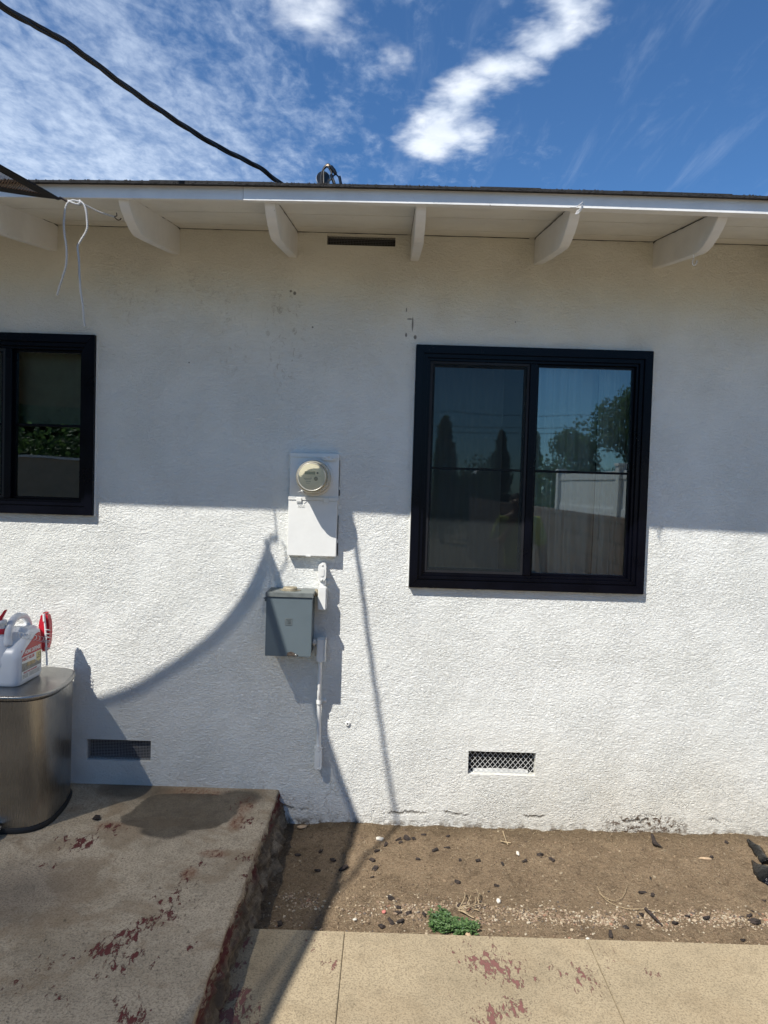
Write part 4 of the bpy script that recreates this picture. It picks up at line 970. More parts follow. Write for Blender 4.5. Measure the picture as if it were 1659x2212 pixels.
mb = MB(); mb.prism([LP(yl1-.050, .086, .0008), LP(yl1-.028, .078, .0008), LP(yl1-.006, .086, .0008), LP(yl1-.003, .126, .0008), LP(yl1-.053, .126, .0008)], (.0006, 0, 0)); mb.done('label_badge', 'label_yellow', jug)
text_obj('badge_number', '12', .022, LP(yl1-.043, .104, .0016), (0, 1, 0), (0, 0, 1), 'ink', jug, bold=.0006, width=.030)
text_obj('badge_word', 'MONTHS', .009, LP(yl1-.047, .094, .0016), (0, 1, 0), (0, 0, 1), 'ink', jug, width=.038)
mb = MB(); mb.prism([LP(yl0+.003, .062, .0007), LP(yl1-.004, .062, .0007), LP(yl1-.004, .084, .0007), LP(yl0+.003, .100, .0007)], (.0004, 0, 0)); mb.done('label_picture', 'label_grey', jug)
mb = MB(); mb.prism([LP(yl0+.045, .078, .0013), LP(yl1-.06, .078, .0013), LP(yl1-.06, .094, .0013), LP(yl0+.045, .097, .0013)], (.0003, 0, 0)); mb.done('picture_house', 'label_tan', jug)
text_obj('label_claim', 'KILLS THE TOUGHEST', .010, LP(yl0+.018, .050, .0009), (0, 1, 0), (0, 0, 1), 'label_red', jug, width=.125, bold=.0003)
mb = MB()
for k in range(5):
    mb.box(L0+.0007, L0+.0010, yl0+.008, yl0+.060, JZ+.028+.004*k, JZ+.0298+.004*k); mb.box(L0+.0007, L0+.0010, yl0+.070, yl1-.012-.01*(k % 2), JZ+.028+.004*k, JZ+.0298+.004*k)
mb.done('label_small_print', 'label_grey', jug)
mb = MB()
for k in range(2): mb.box(JX-.004-.0005, JX-.0025, -.385, -.350, JZ+.150+.006*k, JZ+.1535+.006*k)
mb.done('side_print', 'label_red', jug)
# spray wand clipped behind the jug
wd = empty('spray_wand', (-1.64, -.14, JZ), 'red and white spray wand with coiled clear hose clipped to the white jug', 'spray wand')
def r4(X, Y, y): return W((X/5.184)/1.823, (2350+Y/5.184)/1.823, y)
mb = MB(); p = [(x, z) for x, z in ((0, .0), (.012, .004), (.022, .03), (.027, .08), (.027, .12), (.022, .165), (.012, .19), (.0, .196), (-.012, .19), (-.022, .165), (-.027, .12), (-.027, .08), (-.022, .03), (-.012, .004))]
wc = r4(900, 1120, -.15)
mb.prism([(wc.x+x, -.165, wc.z+z) for x, z in p], (0, .052, 0), bev=.010); mb.done('wand_grip', 'red', wd)
mb = MB(); mb.tube([r4(895, 350, -.174), r4(905, 500, -.174)], .0065, 10); mb.tube([r4(915, 500, -.17), r4(930, 700, -.17), r4(960, 1400, -.165)], .0048, 10); mb.done('wand_tube', 'label_white', wd)
mb = MB(); pts = []
for i in range(90):
    a = i/90*2*math.pi*9; base = r4(300+6.9*i, 770+1.3*i, -.415+.0028*i)
    pts.append(base+Vector((.012*math.cos(a)+.012, 0, .013*math.sin(a))))
mb.tube(pts, .0013, 6); mb.done('coiled_hose', 'tube', wd)
for Y in (680, 760, 830, 900, 1050):
    c_ = r4(970, Y, -.165); mb = MB(); mb.tube([c_+Vector((.013*math.cos(a), -.010*math.sin(a), .004*math.sin(a))) for a in [R(30*k) for k in range(13)]], .0016, 6); mb.done('hose_clip', 'tube', wd)

# ------------------------------------------------------------------ loose things on the dirt
def gz_(x, y): return dz(x, y)
def chip_mesh(seed, flat=1.0):
    rnd = random.Random(seed); mb = MB(); r = bmesh.ops.create_icosphere(mb.b, subdivisions=2, radius=.5)
    for v in mb.b.verts:
        n_ = noise.noise(v.co*3.1+Vector((seed*3.1, 0, 0))); v.co *= 1+1.1*n_; v.co.x = max(-.34, min(.30, v.co.x+.25*v.co.y)); v.co.z = max(-.3, min(.26, v.co.z)); v.co.y = max(-.5, min(.42, v.co.y+.2*v.co.z))
    return mb
chips = []
for (X, Y, s) in ((305, 785, 1.5), (545, 385, 1.2), (622, 428, 1.2), (680, 468, 1.5), (855, 430, 1.4), (872, 470, 1.1), (852, 512, .8), (880, 380, 1.1), (935, 338, 1.1), (1005, 303, 1), (1022, 318, .9), (1060, 295, 1.4), (1098, 302, 1.3), (1160, 278, .9), (1302, 288, 1.1), (1298, 355, .9), (1225, 370, 1.3), (1125, 428, .9), (1375, 435, 1), (1482, 427, 1.1), (1362, 543, 1.2), (1592, 565, 1.2), (1545, 605, .5), (967, 662, 1.4), (1010, 715, 1.1), (1003, 745, 1.2), (1018, 795, 1.5), (965, 802, 1.5), (910, 820, 1.4), (1370, 703, 1.3), (1070, 748, 1.3), (1160, 752, 1.1), (410, 385, 1.1), (530, 480, 1.2)):
    chips.append((r2g(X, Y, .012), s))
for (X, Y, s) in ((243, 432, 1), (117, 445, 1.1), (335, 392, 1.3), (405, 435, 1.2), (978, 522, .8), (930, 590, 1.2), (990, 608, 1), (925, 728, 1.3), (1120, 768, 1.4), (1190, 745, 1), (1300, 760, 1.9), (745, 852, 1.2), (820, 885, .9), (1512, 875, 1.1), (1580, 785, 1.7), (1550, 740, 1.1), (1570, 703, .8), (1637, 635, .9), (1330, 405, 1.1), (1418, 320, 1.1), (835, 805, .9), (908, 782, 1)):
    chips.append((r3g(X, Y, .012), s))
rnd = random.Random(3); zones = {}
srcs = []
for i in range(6):
    mb = chip_mesh(i+1); mb.b.transform(Matrix.Diagonal(((1.0, 1.5, .8, 1.9, 1.2, 1.0)[i], (.9, .7, 1.1, .6, .9, 1.2)[i], .6, 1)))
    me = bpy.data.meshes.new('bark_chip'); mb.b.to_mesh(me); mb.b.free(); me.materials.append(M['bark']); srcs.append(me)
for i, (p, s) in enumerate(chips):
    if p.x < -.44 or p.x > 2.2: continue
    o = bpy.data.objects.new('bark_chip', srcs[i % 6]); sc = .0235*s
    o.scale = (sc*rnd.uniform(.7, 1.5), sc*rnd.uniform(.7, 1.2), sc*rnd.uniform(.7, 1.0)); o.rotation_euler = (rnd.uniform(-.4, .4), rnd.uniform(-.4, .4), rnd.uniform(0, 6.28))
    o.location = (p.x, p.y, gz_(p.x, p.y)+sc*.20); link(o)
    if p.x < -.19: zn = 'in the shade near the raised slab'
    elif p.x < .25 and p.y < -.55: zn = 'clumped by the gravel left of the green weed'
    elif p.x < .05: zn = 'near the wall by the cable shadow'
    elif p.x < .25: zn = 'near the wall left of the large window'
    elif p.y > -.35 and p.x < .60: zn = 'near the wall under the left window pane'
    elif p.y > -.35 and p.x < .95: zn = 'near the wall under the right window pane'
    elif p.y > -.35: zn = 'near the wall towards the black bag'
    elif p.x < .95: zn = 'on bare dirt above the gravel and weed'
    elif p.x < 1.25: zn = 'around the dry stem and stick'
    else: zn = 'on the gravel near the right edge'
    zones.setdefault(zn, []).append(o)
ORD = ('leftmost', 'second from left', 'third from left', 'fourth from left', 'fifth from left', 'sixth from left', 'seventh from left', 'eighth from left', 'ninth from left', 'tenth from left', 'eleventh from left', 'twelfth from left')
for zn, os_ in zones.items():
    os_.sort(key=lambda o: o.location.x)
    for k, o in enumerate(os_):
        tag(o, (ORD[k]+' of the bark chips '+zn) if len(os_) > 1 else 'dark bark chip '+zn, 'bark chip', 'bark chips scattered on the dirt')
# gravel and straw
def rock(mb, c, s, rnd, sub=1):
    r = bmesh.ops.create_icosphere(mb.b, subdivisions=sub, radius=1.0)
    ax = (rnd.uniform(.7, 1.4), rnd.uniform(.6, 1.1), rnd.uniform(.45, .8)); rz = Matrix.Rotation(rnd.uniform(0, 6.28), 3, 'Z') @ Matrix.Rotation(rnd.uniform(-.4, .4), 3, 'X')
    for v in r['verts']:
        k = 1+rnd.uniform(-.22, .22); v.co = rz @ Vector((v.co.x*ax[0]*s*k, v.co.y*ax[1]*s*k, v.co.z*ax[2]*s*k))+c
mb = MB(); rnd = random.Random(11)
cnt = 0
while cnt < 4600:
    x = rnd.uniform(-.45, 2.2); y = rnd.uniform(SWY+.02, -.60)
    dens = 0
    if x > .02: dens = max(0, 1-abs(y-(-.735-.01*math.sin(x*3)))/.075)*min(1, .45+max(0, x)*1.3)
    dens += .55*max(0, 1-math.hypot((x+.05)/.12, (y+.755)/.06)); dens += .7*max(0, 1-math.hypot((x+.27)/.10, (y+.70)/.07)); dens += .3*max(0, 1-math.hypot((x+.36)/.09, (y+.60)/.1))
    dens *= .75+1.5*noise.noise(Vector((x*8, y*14, 0)))
    if rnd.random() > dens*1.0+.030: continue
    s = rnd.uniform(.0018, .0058)*(1 if rnd.random() < .92 else 1.7)
    rock(mb, Vector((x, y, gz_(x, y)+s*.25)), s, rnd); cnt += 1
tag(mb.done('gravel', 'pebble'), 'pale mixed gravel pebbles spread in a band along the sidewalk edge', 'gravel', kind='stuff')
mb = MB()
for i in range(3600):
    x = rnd.uniform(-.48, 2.2); y = rnd.uniform(SWY+.01, .0); s = rnd.uniform(.0012, .0040)*(2.0 if rnd.random() < .06 else 1)
    rock(mb, Vector((x, y, gz_(x, y)+s*.2)), s, rnd)
for i in range(420):
    x = rnd.uniform(-.46, 2.2); y = rnd.uniform(SWY+.02, -.01)
    if noise.noise(Vector((x*5, y*7, 6))) < -.05 and rnd.random() < .8: continue
    s = rnd.uniform(.004, .0095); rock(mb, Vector((x, y, gz_(x, y)-s*.15)), s, rnd)
tag(mb.done('soil_crumbs', 'clod'), 'small soil crumbs covering the dirt strip', 'soil crumbs', kind='stuff')
mb = MB()
for i in range(2300):
    x = rnd.uniform(-.48, 2.2); y = SWY+.01+(0-SWY-.01)*(1-rnd.random()**1.6) if rnd.random() < .6 else rnd.uniform(SWY+.01, -.0)
    L = rnd.uniform(.006, .028); a = rnd.uniform(0, 6.28); w_ = rnd.uniform(.0004, .0010); d = Vector((math.cos(a), math.sin(a), rnd.uniform(-.1, .25))); s_ = Vector((-math.sin(a), math.cos(a), 0))*w_
    c = Vector((x, y, gz_(x, y)+.003)); b_ = c+d*L*.5+Vector((0, 0, .001))+s_*rnd.uniform(-4, 4); e = c+d*L
    mb.b.faces.new([mb.b.verts.new(q) for q in (c-s_, c+s_, b_+s_, b_-s_)]); mb.b.faces.new([mb.b.verts.new(q) for q in (b_-s_, b_+s_, e+s_*.5, e-s_*.5)])
tag(mb.done('straw_litter', 'straw'), 'fine dry straw and root fibres littering the dirt', 'straw', kind='stuff')
# single stones that stand out
def stone(pos, s, matname, label, name='stone', cat='stone', ax=(1, 1, 1)):
    mb = MB(); rr = random.Random(hash(label) % 1000 if False else len(label)); rock(mb, Vector((0, 0, 0)), s, rr, 2); mb.b.transform(Matrix.Diagonal((*ax, 1)))
    p = Vector((pos.x, pos.y, gz_(pos.x, pos.y)+s*.4)); mb.b.transform(Matrix.Translation(p))
    return tag(mb.done(name, matname, smooth=True, origin=tuple(p)), label, cat)
M['stone_w'] = plain('white_stone', (.62, .58, .50), .6, var=.1, vs_=60); M['stone_t'] = plain('tan_stone', (.42, .30, .19), .8, var=.2, vs_=60); M['stone_p'] = plain('pink_stone', (.45, .16, .13), .8, var=.2, vs_=60)
stone(r3g(205, 383, .01), .012, 'stone_w', 'bright white oval pebble on the dirt below the large window', ax=(.8, 1.4, .7))
stone(r3g(92, 660, .01), .013, 'stone_w', 'pale beige stone on bare dirt above the green weed')
stone(r3g(1295, 418, .01), .016, 'stone_t', 'flat tan stone on dirt left of the black plastic bag', ax=(1.5, .7, .5))
stone(r2g(897, 305, .01), .017, 'stone_w', 'whitish stone close to the wall beside dark bark chips', ax=(.9, 1.3, .8))
stone(r2g(922, 750, .01), .010, 'stone_p', 'small pink stone left of the black bark clump')
stone(r2g(750, 778, .01), .012, 'stone_w', 'white pebble in the small gravel patch by the shadow edge')
stone(r2g(440, 235, .01), .020, 'stone_t', 'large tan stone at the shaded wall base near the slab', ax=(1.3, .8, .6))
stone(r2g(1425, 842, .03), .012, 'stone_t', 'orange tan stone lying at the right edge of the weed', ax=(.7, 1.6, .6))
stone(r3g(612, 877, .01), .010, 'stone_w', 'white pebble touching the sidewalk edge right of the weed')
stone(r3g(765, 690, .0)+Vector((0, 0, 0)), .006, 'stone_t', 'tiny tan stone under the curved dry stem') if False else None
# dead root clump and the curved stem
def root_piece(name, paths, r, label, cat):
    mb = MB()
    for p in paths: mb.tube(smooth_curve([q for q in p], 5), r*random.uniform(.6, 1.1), 6)
    return tag(mb.done(name, 'root', origin=tuple(paths[0][0])), label, cat)
def rg(X, Y, h=.012): q = G((1650+X/5.53)/1.823, (3500+Y/5.53)/1.823, .012); return Vector((q.x, q.y, gz_(q.x, q.y)+h))
paths = [[rg(850, 455), rg(1000, 500, .02), rg(1100, 470, .02), rg(1320, 430, .02), rg(1500, 360, .014)], [rg(860, 480), rg(980, 545, .02), rg(1110, 590, .012), rg(1200, 630)], [rg(860, 460), rg(960, 400, .03), rg(1000, 280, .03), rg(985, 150, .02)], [rg(870, 470), rg(1050, 480, .03), rg(1180, 460, .02)], [rg(1030, 420), rg(1110, 330, .03), rg(1130, 290, .03)], [rg(1220, 400), rg(1235, 280, .02), rg(1290, 220, .02), rg(1250, 150, .03), rg(1170, 80)], [rg(1180, 480), rg(1260, 500), rg(1310, 515)], [rg(1300, 380), rg(1280, 300, .02), rg(1330, 200, .02), rg(1320, 130)], [rg(880, 490), rg(960, 520, .02), rg(1060, 540)], [rg(870, 465), rg(940, 455, .02), rg(1020, 450, .02), rg(1090, 420)]]
root_piece('dry_root_clump', paths, .0026, 'dry branching root clump lying on dirt above the green weed', 'dry root')
def c3(X, Y, h=.008): q = r3g(X, Y, .01); return Vector((q.x, q.y, gz_(q.x, q.y)+h))
root_piece('dry_stem', [[c3(668, 570), c3(700, 620), c3(765, 652, .012), c3(820, 615), c3(840, 560)], [c3(680, 605), c3(740, 665), c3(840, 700), c3(950, 712), c3(1050, 722)]], .0013, 'thin curved dry stem looping on the bare dirt right of centre', 'dry stem')  # a loose dry plant stem in two curved pieces
mb = MB(); mb.tube([c3(945, 712, .012), c3(985, 745, .012), c3(1046, 800, .010)], [.006, .0075, .003], 7); tag(mb.done('stick', 'bark', origin=tuple(c3(985, 745))), 'short dark brown stick lying on the gravel', 'stick')
mb = MB(); mb.tube([c3(985, 290, .012), c3(1000, 335, .014), c3(1045, 362, .010)], [.007, .0125, .002], 7); tag(mb.done('dead_leaf', 'bark', origin=tuple(c3(1000, 335))), 'curled dark brown leaf on dirt close to the stained wall base', 'leaf')
mb = MB(); mb.prism([r1(500, 318)+Vector((0, 0, .003)), r1(520, 305)+Vector((0, 0, .012)), r1(546, 300)+Vector((0, 0, .006)), r1(548, 318)+Vector((0, 0, .004)), r1(525, 326)+Vector((0, 0, .008))], (0, 0, .004), bev=.001); tag(mb.done('dead_leaf', 'bark', origin=tuple(r1(520, 312))), 'small crumpled black leaf on the slab near the trash can', 'leaf')
rd = empty('root_debris', tuple(c3(60, 300, 0)), 'pale forked dry twig on dirt by the wall under the large window', 'twig') if False else None
root_piece('dry_twig', [[c3(105, 310), c3(135, 318, .012), c3(165, 322)], [c3(118, 268), c3(138, 315, .014), c3(150, 335)]], .003, 'pale forked dry twig on dirt near the wall under the large window', 'twig')
# green weed
wc = rg(820, 830, 0)
weed = empty('weed_plant', (wc.x, wc.y, gz_(wc.x, wc.y)), 'low green leafy weed growing at the sidewalk edge', 'weed')
mbs = MB(); mbl = MB(); rnd = random.Random(5)
def leaf(mb, c, d, nrm, L, w_):
    s_ = d.cross(nrm).normalized()*w_; up = nrm*L*.12
    pts = [c, c+d*L*.35+s_+up, c+d*L*.72+s_*.85+up, c+d*L, c+d*L*.72-s_*.85+up, c+d*L*.35-s_+up]
    mid = c+d*L*.5
    vv = [mb.b.verts.new(p) for p in pts]; mv = mb.b.verts.new(mid)
    for i in range(6): mb.b.faces.new((vv[i], vv[(i+1) % 6], mv))
for i in range(330):
    u_ = rnd.random()
    X = 250+ u_*1000; Y = 640+.27*(X-250)*.55+rnd.uniform(-60, 300-.12*(X-250)); 
    if rnd.random() < .12: X = rnd.uniform(400, 620); Y = rnd.uniform(480, 640)
    if rnd.random() < .16: X += rnd.uniform(-150, 130); Y += rnd.uniform(-70, 40)
    if Y > 985+.06*X: continue
    b0 = rg(X, Y, .0); b0.y = max(b0.y, SWY+.004); hgt = rnd.uniform(.004, .028)
    tip = b0+Vector((rnd.uniform(-.008, .008), rnd.uniform(-.010, .006), hgt))
    mbs.tube([b0, b0.lerp(tip, .5)+Vector((rnd.uniform(-.003, .003), 0, 0)), tip], .0007, 4)
    for k in range(rnd.randint(3, 6)):
        a = rnd.uniform(0, 6.28); d = Vector((math.cos(a), math.sin(a), rnd.uniform(-.1, .6))).normalized()
        leaf(mbl, tip-Vector((0, 0, rnd.uniform(0, hgt*.5))), d, Vector((rnd.uniform(-.3, .3), rnd.uniform(-.5, .1), 1)).normalized(), rnd.uniform(.007, .016), rnd.uniform(.0026, .0052))
mbl.done('leaves', 'weed', weed); mbs.done('stems', 'weed', weed)
# black plastic bag at the right edge
gb5 = lambda X, Y, h: G((2850+X/7.374)/1.823, (3250+Y/7.374)/1.823, h)
bag = MB()
def sheet(mb, cs, ws, hs):
    rows = []
    for i, (c, w_, h) in enumerate(zip(cs, ws, hs)):
        nn = 9; row = []
        d = (cs[min(i+1, len(cs)-1)]-cs[max(i-1, 0)]).normalized(); s_ = Vector((d.y, -d.x, 0))
        for k in range(nn):
            q = -1+2*k/(nn-1); zz = .004+h*(1-abs(q)**1.6)+.008*abs(noise.noise(Vector((i*.9, q*3.1, w_*40))))
            row.append(mb.b.verts.new((c.x+s_.x*q*w_, c.y+s_.y*q*w_, gz_(c.x, c.y)+zz)))
        base = [mb.b.verts.new((v.co.x, v.co.y, gz_(v.co.x, v.co.y)-.002)) for v in (row[-1], row[0])]
        rows.append(row+base)
    for a, b_ in zip(rows, rows[1:]):
        n = len(a)
        for k in range(n): f = mb.b.faces.new((a[k], a[(k+1) % n], b_[(k+1) % n], b_[k])); f.smooth = True
    mb.b.faces.new(rows[0]); mb.b.faces.new(rows[-1][::-1]); bmesh.ops.recalc_face_normals(mb.b, faces=mb.b.faces)
sheet(bag, [gb5(700, 480, .01), gb5(860, 560, .02), gb5(980, 640, .02), gb5(1080, 780, .02), gb5(1180, 920, .02), gb5(1300, 1080, .02)], [.008, .024, .030, .028, .026, .030], [.004, .014, .02, .02, .018, .02])
sheet(bag, [gb5(820, 1010, .01), gb5(960, 1100, .02), gb5(1120, 1220, .02), gb5(1280, 1320, .02), gb5(1500, 1420, .02), gb5(1800, 1500, .02)], [.004, .022, .050, .070, .085, .05], [.003, .014, .030, .042, .05, .02])
tag(bag.done('plastic_bag', 'bag', origin=tuple(gb5(1280, 1320, 0))), 'crumpled glossy black plastic bag on the dirt at the right edge', 'plastic bag')

# ------------------------------------------------------------------ the yard behind the viewpoint, seen mirrored in the windows
bw = MB(); FX = 2.25
bw.box(FX, FX+.15, -16, -1.2, -.06, 1.52); o = bw.done('block_wall', 'block', origin=(FX, -8, -.06)); tag(o, 'brown block wall mirrored in the right pane of the large window', 'wall')
mb = MB()
for r_ in range(8):
    mb.box(FX-.0025, FX-.0005, -16, -1.2, .19*r_+.13, .19*r_+.138)
    for k in range(37): y = -1.25-.4*k-(.2 if r_ % 2 else 0); mb.box(FX-.0025, FX-.0005, y-.004, y+.004, .19*r_-.05, .19*r_+.13) if y > -16 else None
mb.done('mortar_lines', plain('mortar', (.08, .065, .055), .9), o)
fe = empty('vinyl_fence', (FX+.07, -3.5, 1.52), 'white vinyl panel fence on the block wall mirrored in the window', 'fence')
for y in (-5.85, -3.35, -1.3):
    mb = MB(); mb.box(FX+.01, FX+.13, y-.06, y+.06, 1.52, 2.03, bev=.004); mb.box(FX, FX+.14, y-.07, y+.07, 2.03, 2.06, bev=.004); mb.done('fence_post', 'vinyl', fe)
for (ya, yb) in ((-5.79, -3.41), (-3.29, -1.36)):
    mb = MB(); mb.box(FX+.05, FX+.07, ya, yb, 1.60, 1.97); mb.box(FX+.04, FX+.10, ya, yb, 1.52, 1.60, bev=.004); mb.box(FX+.04, FX+.10, ya, yb, 1.90, 1.985, bev=.004); mb.done('fence_panel', 'vinyl', fe)
def tree(x, y, h, r, label, col_=False, n=2600, z0=None):
    t_ = empty('cypress_tree' if col_ else 'tree', (x, y, -.06), label, 'tree', None)
    mb = MB(); z0 = h*.30 if z0 is None else z0
    mb.tube([(x, y, -.1), (x+.05*r, y, h*.3), (x, y, h*.62)], [.06*r+.05, .05*r+.04, .03], 8)
    for k in range(5): a = k*1.3; mb.tube([(x, y, h*.32), (x+r*.55*math.cos(a), y+r*.55*math.sin(a), h*(.55+.06*k))], [.04, .015], 6)
    mb.done('trunk', 'trunk', t_)
    mb = MB(); rnd = random.Random(int(x*10+h*7))
    cl_ = [(Vector((rnd.uniform(-.6, .6)*r, rnd.uniform(-.6, .6)*r, rnd.uniform(z0, h*.92))), rnd.uniform(.3, .55)*r) for _ in range(22)]
    ls_ = max(1, r/1.5)
    for i in range(int(n*1.9*min(2, ls_**1.5))):
        if col_:
            z = z0*.2+(h-z0*.2)*rnd.random(); rr = r*math.sqrt(max(0, 1-(z/h)**2.2))*(.75+.4*noise.noise(Vector((z*3, x, 1)))); a = rnd.uniform(0, 6.28); q = rnd.random()**.4
            c = Vector((rr*q*math.cos(a), rr*q*math.sin(a), z)); s = .085
        else:
            cc, cr2 = rnd.choice(cl_); c = cc+Vector((rnd.gauss(0, 1), rnd.gauss(0, 1), rnd.gauss(0, .8))).normalized()*cr2*rnd.random()**.35; s = .10*ls_
        d = Vector((rnd.uniform(-1, 1), rnd.uniform(-1, 1), rnd.uniform(-1, 1))).normalized(); nn = d.orthogonal()
        leaf(mb, Vector((x, y, 0))+c, d, nn.normalized(), s*rnd.uniform(.8, 1.5), s*.35)
    mb.done('crown', 'tree_leaf', t_); return t_
tree(7.0, -16.0, 4.9, 1.5, 'tall bushy tree mirrored at the right edge of the large window', n=4200, z0=1.6)
tree(5.1, -16.5, 3.5, 1.25, 'rounded green tree mirrored above the white fence', n=3600, z0=1.0)
tree(8.6, -14.5, 5.4, 1.6, 'dark tree behind the tallest one mirrored at the window edge', n=3400, z0=1.4)
tree(1.9, -20.0, 4.1, .55, 'slim cypress mirrored left in the screened pane', True, 2200)
tree(3.75, -20.0, 3.75, .55, 'slim cypress mirrored near the middle mullion', True, 2200)
tree(5.1, -21.0, 3.8, .35, 'thin cypress mirrored at the left edge of the right pane', True, 1400)
tree(3.0, -22.0, 2.9, 1.4, 'low wide tree mirrored between the two cypresses', n=3000, z0=.7)
tree(.2, -24.0, 2.6, 1.6, 'low spreading tree mirrored at the left window edge', n=2400, z0=.6)
tree(-17.2, -31, 9.0, 4.2, 'large dense tree mirrored in the upper half of the small left window', n=5200, z0=1.2)
tree(-12.6, -32, 8.4, 3.8, 'dense tree mirrored at the right side of the small left window', n=4200, z0=1.0)
hd = MB(); rnd = random.Random(9)
for i in range(6500):
    c = Vector((rnd.uniform(-13, -5), rnd.uniform(-18.6, -17.4), rnd.uniform(0, 3.05+.3*math.sin(rnd.random()*6)))); d = Vector((rnd.uniform(-1, 1), rnd.uniform(-1, 1), rnd.uniform(-1, 1))).normalized()
    leaf(hd, c, d, d.orthogonal().normalized(), rnd.uniform(.12, .22), .06)
tag(hd.done('hedge', 'tree_leaf', origin=(-9, -18, 0)), 'clipped green hedge mirrored in the small left window', 'hedge')
mb = MB(); mb.box(-13, -4.6, -16.2, -16.0, -.06, 2.25, bev=.01); gw = mb.done('garden_wall', 'beige', origin=(-9, -16, 0)); tag(gw, 'plain beige garden wall below the hedge mirrored in the left window', 'wall')
mb = MB(); mb.box(-13, -4.6, -16.25, -15.95, 2.2505, 2.31); mb.done('coping', 'vinyl', gw)
sh = empty('garden_shed', (6.1, -42, -.06), 'small gabled shed mirrored low in the screened window pane', 'shed')
mb = MB(); mb.prism([(5.2, -42, -.06), (7.0, -42, -.06), (7.0, -42, 2.3), (6.1, -42, 3.15), (5.2, -42, 2.3)], (0, -3, 0)); mb.done('wall', 'beige', sh)
for s_ in (-1, 1):
    mb = MB(); mb.prism([(6.1, -41.8, 3.2), (6.1+s_*1.1, -41.8, 2.17), (6.1+s_*1.1, -41.8, 2.25), (6.1, -41.8, 3.28)], (0, -3.4, 0)); mb.done('roof', 'vinyl', sh)
mb = MB(); mb.box(5.7, 6.5, -41.995, -41.97, -.06, 1.9); mb.done('door', 'black', sh)
for i, z in enumerate((6.45, 5.75, 5.45)):
    mb = MB(); pts = [(-30+60*k/20, -36, z-.5+1.0*((k-10)/10)**2*.5) for k in range(21)]; mb.tube(pts, .014, 5)
    tag(mb.done('power_line', 'cable', origin=(0, -36, z)), ('highest', 'middle', 'lowest')[i]+' of the overhead power lines mirrored across the large window', 'power line', 'power lines behind the yard')

# person in a yellow-green shirt standing in the yard
def skin_mesh(name, verts, edges, radii, mat, parent, sub=2, root=0):
    me = bpy.data.meshes.new(name); me.from_pydata([Vector(v)-world_loc(parent) for v in verts], edges, []); ob = bpy.data.objects.new(name+'_tmp', me); col.objects.link(ob)
    ob.modifiers.new('s', 'SKIN'); 
    for i, r in enumerate(radii): 
        sv = me.skin_vertices[0].data[i]; sv.radius = (r, r) if not isinstance(r, tuple) else r; sv.use_root = (i == root)
    sm_ = ob.modifiers.new('b', 'SUBSURF'); sm_.levels = sub; sm_.render_levels = sub
    dg = bpy.context.evaluated_depsgraph_get(); nm = bpy.data.meshes.new_from_object(ob.evaluated_get(dg)); bpy.data.objects.remove(ob)
    nm.name = name; nm.materials.clear(); nm.materials.append(M[mat])
    for p in nm.polygons: p.use_smooth = True
    o = bpy.data.objects.new(name, nm); o.parent = parent; col.objects.link(o); return o
px_, py_ = 1.42, -3.9
pe = empty('person', (px_, py_, SWZ), 'person in a yellow green shirt standing with raised hand, mirrored in the window', 'person')
def q_(x, y, z): return (px_+x, py_+y, SWZ+z)
V_ = [q_(0, 0, .93), q_(0, 0, 1.12), q_(0, -.01, 1.30), q_(0, -.01, 1.42), q_(0, 0, 1.50), q_(0, .01, 1.58), q_(0, .02, 1.66),
      q_(-.17, 0, 1.40), q_(-.27, .02, 1.16), q_(-.20, .20, 1.22), q_(-.14, .30, 1.34),
      q_(.17, 0, 1.40), q_(.26, 0, 1.14), q_(.26, .05, .92), q_(.26, .08, .83),
      q_(-.09, 0, .86), q_(-.10, .02, .48), q_(-.10, -.02, .09), q_(-.10, .13, .04), q_(.09, 0, .86), q_(.10, .02, .48), q_(.10, -.02, .09), q_(.11, .13, .04)]
E_ = [(0, 1), (1, 2), (2, 3), (3, 4), (4, 5), (5, 6), (3, 7), (7, 8), (8, 9), (9, 10), (3, 11), (11, 12), (12, 13), (13, 14), (0, 15), (15, 16), (16, 17), (17, 18), (0, 19), (19, 20), (20, 21), (21, 22)]
rad = [.14, .13, .145, .12, .055, .085, .09, .065, .045, .036, .028, .065, .045, .036, .028, .085, .062, .042, .035, .085, .062, .042, .035]
skin_mesh('body', V_, E_, rad, 'skin', pe)
sv = [V_[i] for i in (1, 2, 3, 7, 8, 11, 12)]+[q_(0, 0, .90)]
skin_mesh('shirt', sv, [(7, 0), (0, 1), (1, 2), (2, 3), (3, 4), (2, 5), (5, 6)], [.165, .175, .135, .085, .075, .085, .075, .175], 'shirt', pe)
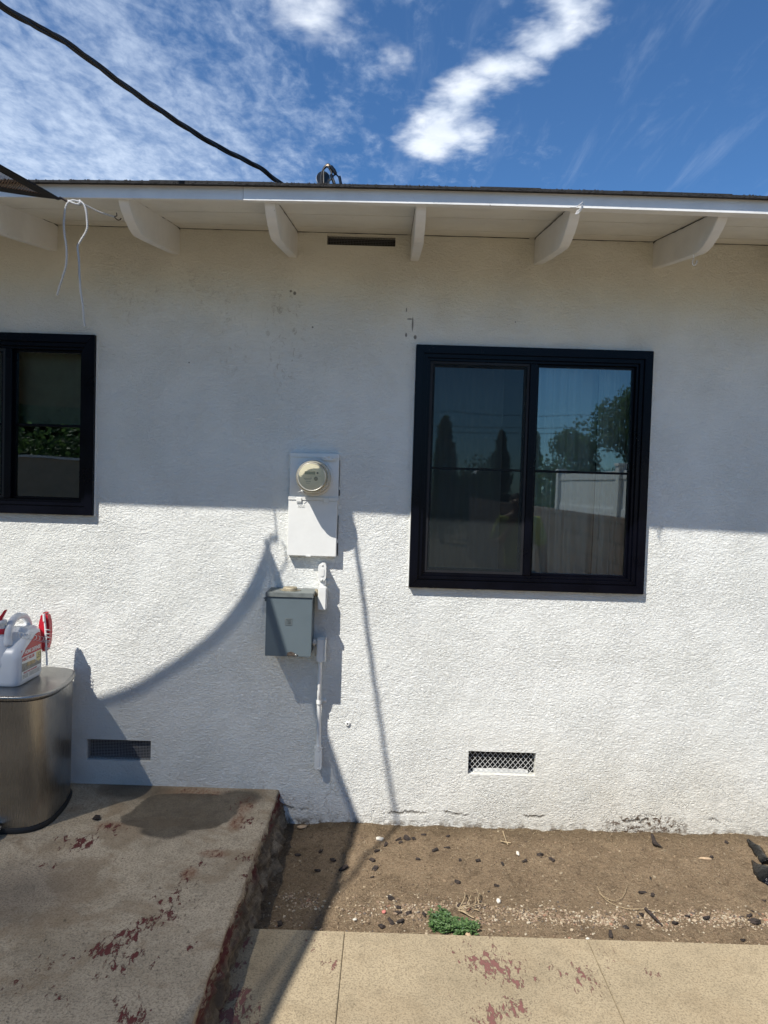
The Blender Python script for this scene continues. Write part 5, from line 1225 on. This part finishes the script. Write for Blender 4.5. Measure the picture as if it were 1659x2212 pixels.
tv = [q_(0, 0, .97), q_(-.09, 0, .84), q_(-.10, .02, .48), q_(-.10, -.02, .11), q_(.09, 0, .84), q_(.10, .02, .48), q_(.10, -.02, .11)]
skin_mesh('trousers', tv, [(0, 1), (1, 2), (2, 3), (0, 4), (4, 5), (5, 6)], [.16, .105, .08, .068, .105, .08, .068], 'trouser', pe)
hv = [q_(0, -.02, 1.70), q_(0, -.05, 1.64), q_(0, -.05, 1.57)]
skin_mesh('hair', hv, [(0, 1), (1, 2)], [.092, .088, .06], 'hair', pe)
mb = MB()
for s_ in (-1, 1): mb.lathe([(.012, 0), (.009, .004)], q_(.032*s_, .085, 1.64), (0, 1, 0), 12)
mb.tube([q_(0, .085, 1.635), q_(0, .115, 1.60), q_(0, .095, 1.592)], .011, 8); mb.done('face', 'skin', pe)
for (wx, wy, wz, s_, nm) in ((-.14, .30, 1.34, 1, 'raised'), (.26, .08, .83, -1, 'hanging')):
    hvv = [q_(wx, wy, wz)]; he = []; hr = [.024]; dirv = Vector((.1, .5, .8)).normalized() if s_ > 0 else Vector((0, .15, -1)).normalized()
    side = Vector((1, 0, 0)); palm = Vector(q_(wx, wy, wz))+dirv*.06; hvv.append(tuple(palm)); hr.append(.028); he.append((0, 1))
    for k, (o_, L) in enumerate(((-.030, .065), (-.010, .075), (.010, .070), (.028, .055))):
        b0 = palm+side*o_+dirv*.025; m0 = b0+dirv*L*.5+Vector((0, .008, 0)); e0 = b0+dirv*L*.9+Vector((0, .025, 0)); i0 = len(hvv)
        hvv += [tuple(b0), tuple(m0), tuple(e0)]; hr += [.0095, .0088, .008]; he += [(1, i0), (i0, i0+1), (i0+1, i0+2)]
    b0 = palm+side*.035*-s_-dirv*.015; i0 = len(hvv); hvv += [tuple(b0), tuple(b0+side*.02*-s_+dirv*.04+Vector((0, .015, 0)))]; hr += [.0105, .009]; he += [(1, i0), (i0, i0+1)]
    skin_mesh('hand', hvv, he, hr, 'skin', pe, sub=1)
scene.cycles.max_bounces = 8
scene.cycles.transparent_max_bounces = 12
